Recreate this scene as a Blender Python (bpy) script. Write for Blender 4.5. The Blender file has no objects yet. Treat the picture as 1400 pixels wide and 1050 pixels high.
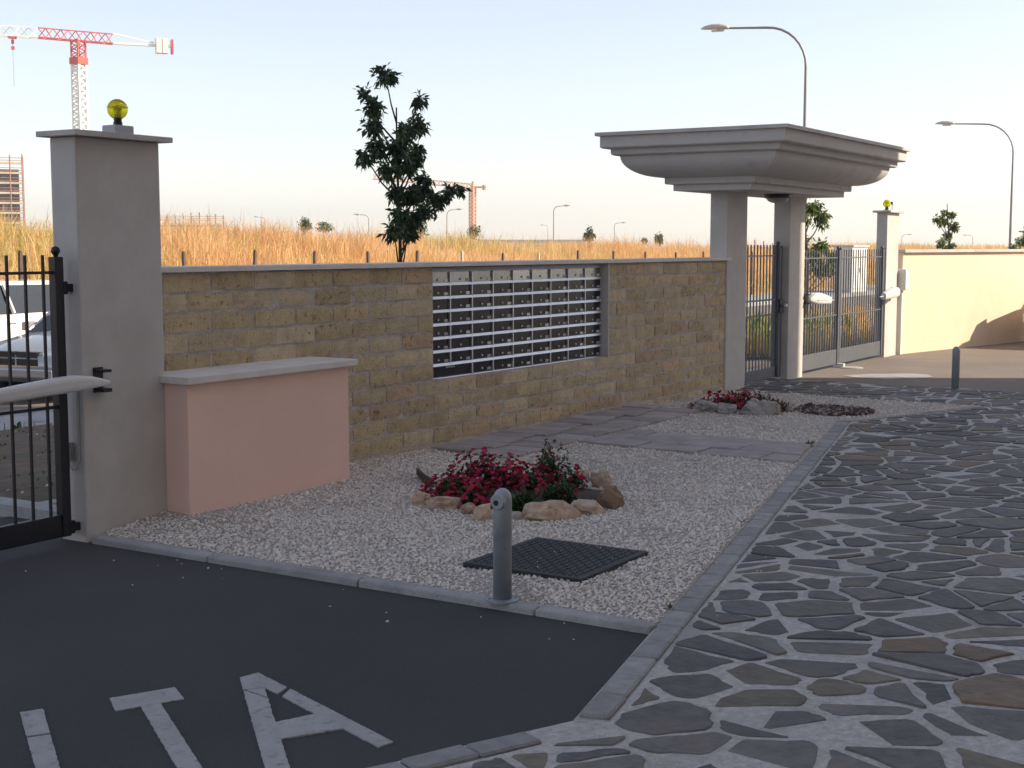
import bpy, bmesh, math, random
import numpy as np
from mathutils import Vector, Matrix, noise as mnoise
random.seed(7); rng = np.random.default_rng(7)
R = math.radians
scn = bpy.context.scene
COL = scn.collection

# ------------------------------------------------------------------ camera, sky, sun, exposure
F, CH, HZ, AZ = 1900.0, 1.65, 336.0, R(31.9)          # focal length in photo pixels, eye height, horizon row, heading
PITCH = math.atan((525 - HZ) / F)
FW = np.array([math.cos(AZ)*math.cos(PITCH), math.sin(AZ)*math.cos(PITCH), -math.sin(PITCH)])
RT = np.array([math.sin(AZ), -math.cos(AZ), 0.0])
UP = np.cross(RT, FW)
CAM = np.array([0, 0, CH])
cd = bpy.data.cameras.new('camera'); cam = bpy.data.objects.new('camera', cd); COL.objects.link(cam)
cd.sensor_width = 36; cd.lens = 36*F/1400; cd.clip_end = 6000; cd.clip_start = .05
mw = Matrix.Identity(4)
for i in range(3):
    mw[i][0] = RT[i]; mw[i][1] = UP[i]; mw[i][2] = -FW[i]; mw[i][3] = CAM[i]
cam.matrix_world = mw
scn.camera = cam

SUN_H = np.array([.512, -.859]); SUN_EL = R(31)       # the sun stands over the yard, right of the wall
world = bpy.data.worlds.new('World'); scn.world = world; world.use_nodes = True
wn = world.node_tree.nodes; wl = world.node_tree.links
sky = wn.new('ShaderNodeTexSky'); sky.sky_type = 'NISHITA'; sky.sun_disc = False
sky.sun_elevation = SUN_EL; sky.sun_rotation = math.atan2(SUN_H[0], SUN_H[1])
sky.air_density = .95; sky.dust_density = .35; sky.ozone_density = .4
bg = wn['Background']; bg.inputs[1].default_value = .15
hz = wn.new('ShaderNodeHueSaturation'); hz.inputs['Saturation'].default_value = .62      # hazy summer air, evenly over the whole sky
tn = wn.new('ShaderNodeMix'); tn.data_type = 'RGBA'; tn.blend_type = 'MULTIPLY'; tn.inputs[0].default_value = 1; tn.inputs[7].default_value = (.955, .93, .96, 1)   # camera white balance
wl.new(sky.outputs[0], hz.inputs['Color']); wl.new(hz.outputs[0], tn.inputs[6]); wl.new(tn.outputs[2], bg.inputs[0])
sl = bpy.data.lights.new('sun', 'SUN'); sl.energy = 5.0; sl.angle = R(.45); sl.color = (1, .85, .64)
so = bpy.data.objects.new('sun', sl); COL.objects.link(so)
sd = Vector((SUN_H[0]*math.cos(SUN_EL), SUN_H[1]*math.cos(SUN_EL), math.sin(SUN_EL)))
so.rotation_euler = sd.to_track_quat('Z', 'Y').to_euler(); so.location = (30, -40, 40)
vs = scn.view_settings; vs.view_transform = 'Standard'; vs.look = 'None'; vs.exposure = .52; vs.gamma = 1; vs.use_curve_mapping = False
scn.render.engine = 'CYCLES'

HAZE = .0005

# ------------------------------------------------------------------ pixels of the photograph to points
def ray(x, y): return FW*F + RT*(x-700) - UP*(y-525)
def G(x, y, z=0.0):
    d = ray(x, y); return CAM + d*((z-CH)/d[2])
def PY(x, y, Y):
    d = ray(x, y); return CAM + d*(Y/d[1])
def D(x, y, dist):
    d = ray(x, y); return CAM + d/math.hypot(d[0], d[1])*dist
def proj(P):
    v = np.asarray(P, float) - CAM; z = v @ FW
    return (700 + F*(v @ RT)/z, 525 - F*(v @ UP)/z)

# ------------------------------------------------------------------ materials
MATS = {}
def mat(name, col, rough=.8, var=.18, scale=6., bump=0., bscale=60., metal=0., col2=None, mix2=(.55, .7), s2=3.,
        rand=0., detail=6., spec=.5, trans=0., coat=0., bdist=.02):
    m = bpy.data.materials.new(name); m.use_nodes = True; nt = m.node_tree; N = nt.nodes; L = nt.links
    b = N['Principled BSDF']; b.inputs['Roughness'].default_value = rough; b.inputs['Metallic'].default_value = metal
    b.inputs['Specular IOR Level'].default_value = spec
    b.inputs['Coat Weight'].default_value = coat
    tc = N.new('ShaderNodeTexCoord'); oi = N.new('ShaderNodeObjectInfo')
    va = N.new('ShaderNodeVectorMath'); va.operation = 'MULTIPLY_ADD'
    L.new(oi.outputs['Random'], va.inputs[0]); va.inputs[1].default_value = (37.3, 51.7, 23.1)
    L.new(tc.outputs['Object'], va.inputs[2]); V = va.outputs[0]
    n1 = N.new('ShaderNodeTexNoise'); n1.inputs['Scale'].default_value = scale; n1.inputs['Detail'].default_value = detail
    n1.inputs['Roughness'].default_value = .65; L.new(V, n1.inputs['Vector'])
    rp = N.new('ShaderNodeValToRGB'); rp.color_ramp.elements[0].position = .3; rp.color_ramp.elements[1].position = .7
    c = np.array(col[:3]); lo = np.clip(c*(1-var), 0, 1); hi = np.clip(c*(1+var), 0, 1)
    rp.color_ramp.elements[0].color = (*lo, 1); rp.color_ramp.elements[1].color = (*hi, 1)
    L.new(n1.outputs[0], rp.inputs[0]); out = rp.outputs[0]
    if col2 is not None:
        n2 = N.new('ShaderNodeTexNoise'); n2.inputs['Scale'].default_value = s2; n2.inputs['Detail'].default_value = 5
        L.new(V, n2.inputs['Vector'])
        r2 = N.new('ShaderNodeValToRGB'); r2.color_ramp.elements[0].position = mix2[0]; r2.color_ramp.elements[1].position = mix2[1]
        L.new(n2.outputs[0], r2.inputs[0])
        mx = N.new('ShaderNodeMix'); mx.data_type = 'RGBA'; L.new(r2.outputs[0], mx.inputs[0]); L.new(out, mx.inputs[6])
        mx.inputs[7].default_value = (*col2[:3], 1); out = mx.outputs[2]
    if rand:
        hs = N.new('ShaderNodeHueSaturation'); mr = N.new('ShaderNodeMapRange')
        mr.inputs[3].default_value = 1-rand; mr.inputs[4].default_value = 1+rand
        L.new(oi.outputs['Random'], mr.inputs[0]); L.new(mr.outputs[0], hs.inputs['Value']); L.new(out, hs.inputs['Color']); out = hs.outputs[0]
    L.new(out, b.inputs['Base Color'])
    if bump:
        nb = N.new('ShaderNodeTexNoise'); nb.inputs['Scale'].default_value = bscale; nb.inputs['Detail'].default_value = 6
        L.new(V, nb.inputs['Vector'])
        bp = N.new('ShaderNodeBump'); bp.inputs['Strength'].default_value = bump; bp.inputs['Distance'].default_value = bdist
        L.new(nb.outputs[0], bp.inputs['Height']); L.new(bp.outputs[0], b.inputs['Normal'])
    if trans:
        tr = N.new('ShaderNodeBsdfTranslucent'); ms = N.new('ShaderNodeMixShader'); ms.inputs[0].default_value = trans
        L.new(out, tr.inputs[0]); L.new(b.outputs[0], ms.inputs[1]); L.new(tr.outputs[0], ms.inputs[2])
        L.new(ms.outputs[0], N['Material Output'].inputs[0])
    MATS[name] = m; return m

mat('asphalt', (.043, .043, .048), .88, .2, 90, .7, 210, col2=(.062, .06, .063), s2=.55, mix2=(.4, .7), bdist=.006)
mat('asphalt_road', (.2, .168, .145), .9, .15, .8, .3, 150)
mat('mortar', (.50, .485, .465), .95, .26, 26, 1., 55, col2=(.38, .37, .355), s2=2.5)
stone_cols = [(.112, .108, .108), (.135, .129, .124), (.15, .134, .104), (.092, .09, .094), (.16, .122, .088), (.13, .128, .114)]
for i, c in enumerate(stone_cols):
    mat('slate_%d' % i, c, .75, .32, 11, .8, 30, col2=tuple(np.array(c)*np.array((1.3, 1.15, .95))), s2=3, mix2=(.5, .75), rand=.16, bdist=.012)
mat('sett', (.3, .3, .3), .85, .2, 14, .4, 80, rand=.14)
mat('kerb_concrete', (.36, .36, .36), .92, .2, 5, .5, 70, col2=(.24, .235, .23), s2=2.2)
mat('gravel_base', (.50, .47, .44), .95, .45, 60, .9, 120, col2=(.36, .34, .32), s2=1.6)
for i, c in enumerate([(.8, .75, .69), (.72, .67, .61), (.84, .8, .75), (.58, .53, .49), (.76, .68, .59)]):
    mat('pebble_%d' % i, c, .85, .15, 40)
mat('lava', (.07, .045, .04), .95, .4, 50); mat('lava2', (.13, .06, .05), .95, .4, 50); mat('lava3', (.32, .29, .27), .95, .3, 50)
mat('tufa', (.52, .42, .265), .95, .2, 9, .9, 75, col2=(.27, .19, .11), s2=26, mix2=(.58, .7), rand=.14, bdist=.014)
mat('tufa_red', (.55, .405, .27), .95, .2, 9, .9, 75, col2=(.26, .17, .1), s2=26, mix2=(.58, .7), rand=.14, bdist=.014)
mat('tufa_pale', (.57, .475, .325), .95, .2, 9, .9, 75, col2=(.3, .23, .15), s2=26, mix2=(.6, .75), rand=.12, bdist=.014)
mat('wall_mortar', (.5, .455, .44), .95, .25, 12, .8, 60, col2=(.4, .36, .345), s2=4)
mat('coping', (.54, .515, .50), .85, .14, 5, .2, 60, col2=(.45, .425, .41), s2=2)
mat('coping_light', (.74, .70, .66), .85, .1, 5, .2, 60, col2=(.62, .585, .55), s2=2.5)
mat('render_grey', (.56, .545, .525), .92, .08, 5, .4, 160, col2=(.48, .465, .44), s2=1.6, mix2=(.48, .75), bdist=.006)
mat('render_canopy', (.54, .525, .51), .92, .06, 3, .2, 160, col2=(.40, .39, .375), s2=5, mix2=(.6, .8), bdist=.006)
mat('render_pink', (.88, .62, .53), .93, .05, 3, .22, 200, col2=(.85, .585, .50), s2=1.1, mix2=(.45, .85), bdist=.006)
mat('render_cream', (.82, .66, .50), .93, .05, 3, .2, 200, bdist=.006)
mat('path_stone', (.36, .325, .315), .88, .18, 5, .4, 60, rand=.14, col2=(.28, .255, .245), s2=3)
mat('dark_metal', (.018, .02, .028), .45, .2, 8, metal=.2)
mat('gate_grey', (.12, .13, .15), .5, .1, 8, metal=.3)
mat('galvanised', (.33, .36, .39), .5, .1, 5, metal=.35, col2=(.27, .3, .33), s2=9)
mat('white_plastic', (.66, .66, .66), .4, .05, 5)
mat('grey_plastic', (.38, .39, .41), .5, .08, 5)
mat('black', (.008, .008, .01), .4, .1, 5)
mat('aluminium', (.62, .63, .65), .38, .06, 12, metal=.55)
for i, c in enumerate([(.014, .015, .024), (.028, .024, .024), (.008, .01, .018)]):
    mat('door_%d' % i, c, .2, .15, 4, spec=.32)
mat('door_sky_sheen', (.3, .31, .32), .22, .1, 5, metal=.75)  # top row only: sky reflection put into a lighter metal colour
mat('name_tag', (.75, .75, .72), .5, .08, 20, rand=.2)
mat('cast_iron', (.022, .022, .027), .6, .3, 20, .3, 60)
mat('paint_white', (.37, .37, .375), .75, .14, 9, .3, 200, col2=(.14, .14, .145), s2=30, mix2=(.56, .82))
mat('soil', (.075, .055, .045), 1., .4, 14, .9, 30)
mat('verge_soil', (.13, .095, .07), 1., .35, 6, .8, 25, col2=(.09, .095, .045), s2=1.7)
mat('field', (.5, .32, .14), 1., .3, .5, .8, 8, col2=(.3, .25, .1), s2=.15)
mat('far_ground', (.3, .24, .13), 1., .2, .02)
for i, c in enumerate([(.76, .49, .23), (.82, .58, .3), (.66, .4, .18), (.86, .67, .42), (.54, .47, .16)]):
    mat('straw_%d' % i, c, .9, .12, 2, trans=.35)
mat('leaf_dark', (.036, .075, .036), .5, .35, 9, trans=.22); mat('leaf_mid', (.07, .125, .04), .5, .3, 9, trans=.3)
mat('leaf_sunlit', (.26, .30, .08), .55, .3, 9, trans=.35); mat('leaf_far', (.10, .14, .06), .7, .3, 2, trans=.2)  # yellow-green leaves carry their sunlit brightness in the colour
mat('bark', (.055, .042, .034), .95, .3, 20, .6, 60)
mat('petal_red', (.46, .012, .07), .6, .25, 30, trans=.25); mat('petal_pink', (.56, .03, .15), .6, .25, 30, trans=.25)
mat('petal_bright', (.5, .02, .05), .6, .25, 30, trans=.25); mat('petal_dark', (.17, .006, .025), .6, .3, 30, trans=.2)
mat('herb', (.045, .1, .025), .6, .35, 20, trans=.2); mat('herb_dark', (.03, .065, .022), .6, .35, 20, trans=.2)
mat('dry_leaf', (.22, .11, .05), .9, .3, 20)
mat('rock_tan', (.52, .39, .29), .95, .35, 22, 1., 30, col2=(.46, .42, .37), s2=9, rand=.15)
mat('rock_white', (.42, .40, .38), .95, .25, 14, .9, 45, col2=(.25, .23, .21), s2=9, rand=.12)
mat('rock_brown', (.25, .17, .11), .95, .3, 14, .9, 45, rand=.1)
mat('car_white', (.78, .78, .78), .25, .02, 2, coat=.8); mat('car_silver', (.4, .41, .43), .3, .03, 2, metal=.5, coat=.8)
mat('car_cream', (.6, .55, .5), .3, .03, 2, metal=.3, coat=.8)
mat('car_glass', (.02, .025, .03), .06, .1, 2, spec=.8); mat('tyre', (.015, .015, .016), .85, .2, 20)
mat('tail_red', (.45, .015, .02), .2, .1, 5, coat=.6); mat('lamp_glass', (.6, .62, .64), .12, .05, 5, coat=.6, metal=.3)
mat('crane_red', (.62, .09, .07), .6, .1, 1); mat('crane_white', (.82, .82, .80), .6, .05, 1); mat('crane_orange', (.75, .33, .16), .6, .1, 1)
mat('scaffold', (.42, .22, .17), .8, .2, .5); mat('net_pink', (.62, .24, .26), .9, .2, .3, trans=.5); mat('plank_pale', (.66, .56, .45), .9, .2, .5)
mat('concrete_far', (.5, .46, .42), .9, .1, .2); mat('frame_shade', (.16, .12, .11), .9, .3, .4); mat('kiosk', (.72, .7, .64), .8, .05, 2); mat('pole_grey', (.3, .3, .3), .55, .1, 3, metal=.4)
mat('lamp_head', (.55, .53, .48), .5, .1, 3); mat('timber', (.12, .09, .07), .95, .3, 10); mat('pale_post', (.5, .45, .38), .9, .2, 10)
mat('window_glass', (.03, .035, .045), .08, .1, 1, spec=.7)
mat('door_white', (.8, .78, .74), .8, .05, 3)  # even off-white of the kiosk doors
def amber():
    m = bpy.data.materials.new('amber_glass'); m.use_nodes = True; b = m.node_tree.nodes['Principled BSDF']
    b.inputs['Base Color'].default_value = (.92, .86, .05, 1); b.inputs['Roughness'].default_value = .08
    b.inputs['Transmission Weight'].default_value = .65; b.inputs['IOR'].default_value = 1.2
    MATS['amber'] = m
amber()

# ------------------------------------------------------------------ mesh builder
class MB:
    def __init__(s): s.v = []; s.f = []; s.mi = []
    def add(s, vs, fs, mi=0):
        o = len(s.v); s.v.extend([tuple(map(float, p)) for p in vs])
        s.f.extend([tuple(o+i for i in f) for f in fs]); s.mi.extend([mi]*len(fs)); return s
    def box(s, x0, x1, y0, y1, z0, z1, mi=0):
        return s.add([(x0,y0,z0),(x1,y0,z0),(x1,y1,z0),(x0,y1,z0),(x0,y0,z1),(x1,y0,z1),(x1,y1,z1),(x0,y1,z1)],
                     [(3,2,1,0),(4,5,6,7),(0,1,5,4),(1,2,6,5),(2,3,7,6),(3,0,4,7)], mi)
    def bar(s, a, b, w, h=None, mi=0, up=(0,0,1)):
        a = Vector(a); b = Vector(b); d = (b-a).normalized(); u = Vector(up)
        if abs(d.dot(u)) > .98: u = Vector((1,0,0))
        r = d.cross(u).normalized()*(w/2); u2 = r.cross(d).normalized()*((h or w)/2)
        p = [a-r-u2, a+r-u2, a+r+u2, a-r+u2, b-r-u2, b+r-u2, b+r+u2, b-r+u2]
        return s.add(p, [(0,1,2,3),(7,6,5,4),(4,5,1,0),(5,6,2,1),(6,7,3,2),(7,4,0,3)], mi)
    def prism(s, poly, z0, z1, mi=0):
        n = len(poly); a = sum(poly[i][0]*poly[(i+1)%n][1]-poly[(i+1)%n][0]*poly[i][1] for i in range(n))
        if a < 0: poly = poly[::-1]
        return s.add([(p[0],p[1],z0) for p in poly]+[(p[0],p[1],z1) for p in poly],
                     [tuple(range(n-1,-1,-1)), tuple(range(n,2*n))]+[(i,(i+1)%n,n+(i+1)%n,n+i) for i in range(n)], mi)
    def tube(s, pts, rad, n=8, mi=0, cap=True):
        pts = [Vector(p) for p in pts]; m = len(pts)
        if not hasattr(rad, '__len__'): rad = [rad]*m
        o = len(s.v); ref = None
        for i, p in enumerate(pts):
            d = (pts[min(i+1,m-1)]-pts[max(i-1,0)]).normalized()
            if ref is None: ref = Vector((0,0,1)) if abs(d.z) < .9 else Vector((1,0,0))
            r = d.cross(ref).normalized(); u = r.cross(d).normalized(); ref = u
            for k in range(n):
                a = 2*math.pi*k/n; s.v.append(tuple(p+(r*math.cos(a)+u*math.sin(a))*rad[i]))
        for i in range(m-1):
            for k in range(n):
                s.f.append((o+i*n+k, o+(i+1)*n+k, o+(i+1)*n+(k+1)%n, o+i*n+(k+1)%n)); s.mi.append(mi)
        if cap:
            s.f.append(tuple(o+k for k in range(n))); s.f.append(tuple(o+(m-1)*n+n-1-k for k in range(n))); s.mi += [mi, mi]
        return s
    def lathe(s, prof, c=(0,0,0), n=16, mi=0, M=None):
        o = len(s.v); m = len(prof)
        for r, z in prof:
            for k in range(n):
                a = 2*math.pi*k/n; p = Vector((r*math.cos(a), r*math.sin(a), z))
                if M is not None: p = M @ p
                s.v.append((p.x+c[0], p.y+c[1], p.z+c[2]))
        for i in range(m-1):
            for k in range(n):
                s.f.append((o+i*n+k, o+i*n+(k+1)%n, o+(i+1)*n+(k+1)%n, o+(i+1)*n+k)); s.mi.append(mi)
        s.f.append(tuple(o+n-1-k for k in range(n))); s.f.append(tuple(o+(m-1)*n+k for k in range(n))); s.mi += [mi, mi]
        return s
    def loft(s, rings, mi=0, closed_ends=True):
        o = len(s.v); n = len(rings[0])
        for r in rings: s.v.extend([tuple(map(float, p)) for p in r])
        for i in range(len(rings)-1):
            for k in range(n):
                s.f.append((o+i*n+k, o+i*n+(k+1)%n, o+(i+1)*n+(k+1)%n, o+(i+1)*n+k)); s.mi.append(mi)
        if closed_ends:
            s.f.append(tuple(o+n-1-k for k in range(n))); s.f.append(tuple(o+(len(rings)-1)*n+k for k in range(n))); s.mi += [mi, mi]
        return s

ROOTLOC = {}
def _link(name, me, parent=None, root=None):
    o = bpy.data.objects.new(name, me); COL.objects.link(o)
    if parent is not None: o.parent = parent
    return o
def build(name, mb, mats, parent=None, bevel=0., seg=2, smooth=False, loc=None, shift=None):
    """one mesh object; vertices are given in world space and moved into the frame of the thing they belong to"""
    if isinstance(mats, str): mats = [mats]
    off = np.zeros(3)
    if shift is not None: off = np.array(shift)
    elif parent is not None: off = ROOTLOC.get(parent.name, np.zeros(3))
    elif loc is not None: off = np.array(loc)
    V = np.array(mb.v, float) - off
    me = bpy.data.meshes.new(name); me.from_pydata(V.tolist(), [], mb.f)
    for m in mats: me.materials.append(MATS[m])
    if len(mats) > 1: me.polygons.foreach_set('material_index', mb.mi)
    if bevel:
        bm = bmesh.new(); bm.from_mesh(me)
        bmesh.ops.recalc_face_normals(bm, faces=bm.faces)
        es = [e for e in bm.edges if len(e.link_faces) == 2 and e.calc_face_angle(0) > R(35)]
        bmesh.ops.bevel(bm, geom=es, offset=bevel, segments=seg, profile=.6, affect='EDGES', clamp_overlap=True)
        bm.to_mesh(me); bm.free()
    if smooth: me.polygons.foreach_set('use_smooth', [True]*len(me.polygons))
    o = _link(name, me, parent)
    if parent is not None: ROOTLOC[o.name] = ROOTLOC.get(parent.name, np.zeros(3))
    elif loc is not None: o.location = loc; ROOTLOC[o.name] = np.array(loc)
    return o
def fixn(o):
    bm = bmesh.new(); bm.from_mesh(o.data); bmesh.ops.recalc_face_normals(bm, faces=bm.faces); bm.to_mesh(o.data); bm.free(); return o
def tag(o, label=None, cat=None, group=None, kind=None):
    if label: o['label'] = label
    if cat: o['category'] = cat
    if group: o['group'] = group
    if kind: o['kind'] = kind
    return o
def thing(name, loc, label, cat, group=None):
    o = bpy.data.objects.new(name, None); COL.objects.link(o); o.location = loc; o.empty_display_size = .1
    ROOTLOC[o.name] = np.array(loc, float); return tag(o, label, cat, group)
def rawmesh(name, V, FA, mats, mi, parent=None):
    """fast path for tens of thousands of small faces, FA an (n,3) array"""
    me = bpy.data.meshes.new(name); n = len(FA)
    me.vertices.add(len(V)); me.vertices.foreach_set('co', np.ascontiguousarray(V, np.float32).ravel())
    k = FA.shape[1]
    me.loops.add(n*k); me.loops.foreach_set('vertex_index', np.ascontiguousarray(FA, np.int32).ravel())
    me.polygons.add(n); me.polygons.foreach_set('loop_start', np.arange(0, n*k, k, dtype=np.int32))
    me.polygons.foreach_set('loop_total', np.full(n, k, np.int32))
    for m in mats: me.materials.append(MATS[m])
    me.polygons.foreach_set('material_index', np.ascontiguousarray(mi, np.int32))
    me.update(calc_edges=True); me.validate()
    o = _link(name, me, parent)
    if parent is not None: ROOTLOC[o.name] = ROOTLOC.get(parent.name, np.zeros(3))
    return o
def fbm(x, y, s=1., seed=0.):
    return mnoise.fractal(Vector((x*s+seed, y*s-seed, seed*.7)), 1., 2., 4)

# ------------------------------------------------------------------ ground, road, verges
def sheet(name, poly, z, m, label=None, thick=0.0):
    mb = MB()
    if thick: mb.prism(poly, z-thick, z)
    else: mb.add([(p[0],p[1],z) for p in poly], [tuple(range(len(poly)))])
    return tag(build(name, mb, m), kind='structure')
def rect(x0, x1, y0, y1): return [(x0,y0),(x1,y0),(x1,y1),(x0,y1)]
sheet('ground', rect(-1400, 1400, -1400, 1400), -.62, 'far_ground')
tag(build('driveway', MB().box(-30, 60, -30, 7.05, -.3, 0), 'asphalt'), kind='structure')
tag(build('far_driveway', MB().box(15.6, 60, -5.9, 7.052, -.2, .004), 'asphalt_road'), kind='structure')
RZ0, RZ = -.25, -.38                                    # the street lies lower than the yard
def fall(y): return RZ0*min(max((y-7.05)/4.9, 0), 1)
tag(build('slope_to_road', MB().add([(-60,7.045,-.004),(300,7.045,-.004),(300,11.97,RZ0-.01),(-60,11.97,RZ0-.01)], [(0,1,2,3)]), 'asphalt_road'), kind='structure')
tag(build('kerb', MB().box(-60, 300, 11.95, 13.1, -.66, RZ0+.004), 'kerb_concrete', bevel=.02), kind='structure').name = 'near_pavement'
tag(build('road', MB().box(-60, 300, 13.098, 17.9, -.66, RZ), 'asphalt_road'), kind='structure')
tag(build('pavement', MB().box(-60, 300, 17.898, 20.9, -.66, RZ0), 'kerb_concrete', bevel=.02), kind='structure').name = 'far_pavement'

def bank_z(x, y):
    t = min(max((y-20.2)/8., 0), 1); t = t*t*(3-2*t)
    top = 1.80 - .0135*(min(max(x, 15), 66)-20)
    back = min(max((y-33)/45, 0), 1)
    return (RZ0 + t*top)*(1-back) - .6*back + .06*fbm(x, y, .35)*t
mb = MB(); xs = np.concatenate([np.linspace(-60, 120, 91), np.linspace(130, 420, 20)]); ys = np.concatenate([np.linspace(20.4, 33, 16), np.linspace(36, 80, 10)])
for y in ys:
    for x in xs: mb.v.append((x, y, bank_z(x, y)))
nx = len(xs)
for j in range(len(ys)-1):
    for i in range(nx-1):
        mb.f.append((j*nx+i, j*nx+i+1, (j+1)*nx+i+1, (j+1)*nx+i)); mb.mi.append(0)
tag(build('field_bank', mb, 'field', smooth=True), kind='structure')

def verge(name, x0, x1, y0, y1, m, h=.05):
    mb = MB(); X = np.linspace(x0, x1, max(8, int((x1-x0)*2.5))); Y = np.linspace(y0, y1, 10); n = len(X)
    for y in Y:
        for x in X:
            e = min(1, min(x-x0, x1-x, y-y0, y1-y)/.25)
            mb.v.append((x, y, fall(y)+.012 + max(e, 0)*(h+.05*abs(fbm(x, y, 1.3, 3)))))
    for j in range(len(Y)-1):
        for i in range(n-1): mb.f.append((j*n+i, j*n+i+1, (j+1)*n+i+1, (j+1)*n+i)); mb.mi.append(0)
    return tag(build(name, mb, m, smooth=True), kind='structure')
verge('soil_verge', 5.72, 14.2, 7.1, 11.94, 'verge_soil')
verge('dry_verge', 19.6, 80, 7.06, 11.94, 'verge_soil', .06)
tag(build('verge_kerb', MB().box(5.5, 5.66, 6.62, 7.5, -.1, .07).add([(5.5,7.498,-.3),(5.66,7.498,-.3),(5.66,11.94,-.4),(5.5,11.94,-.4),(5.5,7.498,.07),(5.66,7.498,.07),(5.66,11.94,-.19),(5.5,11.94,-.19)],[(3,2,1,0),(4,5,6,7),(0,1,5,4),(1,2,6,5),(2,3,7,6),(3,0,4,7)]), 'kerb_concrete'), kind='structure')
tag(build('verge_kerb_front', MB().box(5.662, 14.2, 6.94, 7.06, -.1, .055), 'kerb_concrete', bevel=.015), kind='structure').name = 'verge_kerb'
tag(build('verge_kerb', MB().box(19.4, 60, 6.92, 7.04, -.1, .05), 'kerb_concrete', bevel=.015), kind='structure')

pp = [G(a, b, .006)[:2] for a, b in ((1150,513.5),(1190,511.5),(1240,510.5),(1268,512),(1276,515.5),(1250,518),(1210,518.5),(1172,516.5))]
tag(build('asphalt_patch', MB().add([(p[0], p[1], .0085) for p in pp], [tuple(range(len(pp)))]), 'kerb_concrete'), kind='structure')

# ------------------------------------------------------------------ crazy paving
def area(p):
    p = np.asarray(p); x, y = p[:,0], p[:,1]; return .5*abs(np.dot(x, np.roll(y,-1))-np.dot(y, np.roll(x,-1)))
def clip(poly, a, b, c):                   # keep a*x+b*y<=c
    out = []; n = len(poly)
    for i in range(n):
        p, q = poly[i], poly[(i+1)%n]; dp = a*p[0]+b*p[1]-c; dq = a*q[0]+b*q[1]-c
        if dp <= 0: out.append(p)
        if dp*dq < 0:
            t = dp/(dp-dq); out.append((p[0]+t*(q[0]-p[0]), p[1]+t*(q[1]-p[1])))
    return out
def cut(poly, a, b, c): return clip(poly, a, b, c), clip(poly, -a, -b, -c)
def shatter(poly, rnd, lo, hi):
    A = area(poly); target = rnd.uniform(lo, hi) if rnd.random() > .2 else rnd.uniform(lo*.35, lo)
    if A < target: return [poly]
    P = np.array(poly); c = P.mean(0); ev, ec = np.linalg.eigh(np.cov((P-c).T)); d = ec[:,1]
    ang = math.atan2(d[1], d[0]) + rnd.gauss(0, .33)
    n = np.array([math.cos(ang), math.sin(ang)]); off = rnd.uniform(-.13, .13)*2*math.sqrt(max(ev[1], 1e-6))
    a, b = cut(poly, n[0], n[1], float(n @ c)+off)
    if len(a) < 3 or len(b) < 3: return [poly]
    return shatter(a, rnd, lo, hi)+shatter(b, rnd, lo, hi)
def inset(poly, d):
    P = [np.array(p) for p in poly]; n = len(P)
    s = sum(P[i][0]*P[(i+1)%n][1]-P[(i+1)%n][0]*P[i][1] for i in range(n))
    if s < 0: P = P[::-1]
    out = [tuple(p) for p in P]
    for i in range(n):
        e = P[(i+1)%n]-P[i]; l = np.linalg.norm(e)
        if l < 1e-6: continue
        nn = np.array([e[1], -e[0]])/l; out = clip(out, nn[0], nn[1], float(nn @ P[i]) - d*(1+.45*math.sin(P[i][0]*37+P[i][1]*51)))
        if len(out) < 3: return None
    return out
def roundcorners(poly, rnd):
    out = []; n = len(poly)
    for i in range(n):
        p0, p, p1 = np.array(poly[i-1]), np.array(poly[i]), np.array(poly[(i+1)%n])
        l0, l1 = np.linalg.norm(p-p0), np.linalg.norm(p1-p)
        if l0 < .012 or l1 < .012: continue
        r = min(rnd.uniform(.006, .022), l0*.22, l1*.3)
        out.append(tuple(p+(p0-p)/l0*r)); out.append(tuple(p+(p1-p)/l1*r))
        if l1 > .09:
            nn = np.array([p1[1]-p[1], p[0]-p1[0]])/l1
            t = rnd.uniform(.3, .45); out.append(tuple(p+(p1-p)*t+nn*rnd.uniform(-.012, .008))); t = rnd.uniform(.55, .7); out.append(tuple(p+(p1-p)*t+nn*rnd.uniform(-.009, .007)))
    return out
BL = [(4.07, 2.28), (5.17, 2.545), (7.22, 3.02), (9.63, 3.57), (12.47, 4.21)]       # outer line of the sett border
def bl(x): return 2.28 + (x-4.07)*.2298
PZ = .03
SW = .115
regions = {                                        # convex pieces of the paved yard
 'A': [(1.0,-2.9),(4.02,-2.9),(4.05,2.13),(1.0,3.53)],
 'B': [(4.02,-2.9),(12.47,-2.9),(12.47,bl(12.47)-SW-.015),(4.05,bl(4.05)-SW-.015)],
 'C': [(12.47,-2.9),(14.3,-2.9),(14.3,3.34),(12.47,4.09)],
 'D': [(14.3,-2.9),(15.72,-2.9),(16.12,5.6),(16.12,6.9),(14.42,6.9),(14.3,3.34)]}
def clipc(poly, conv):
    n = len(conv); s = sum(conv[i][0]*conv[(i+1)%n][1]-conv[(i+1)%n][0]*conv[i][1] for i in range(n))
    for i in range(n):
        p, q = conv[i], conv[(i+1)%n]; nx_, ny_ = (q[1]-p[1]), -(q[0]-p[0])
        if s < 0: nx_, ny_ = -nx_, -ny_
        poly = clip(poly, nx_, ny_, nx_*p[0]+ny_*p[1])
        if len(poly) < 3: return []
    return poly
prnd = random.Random(21)
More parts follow.
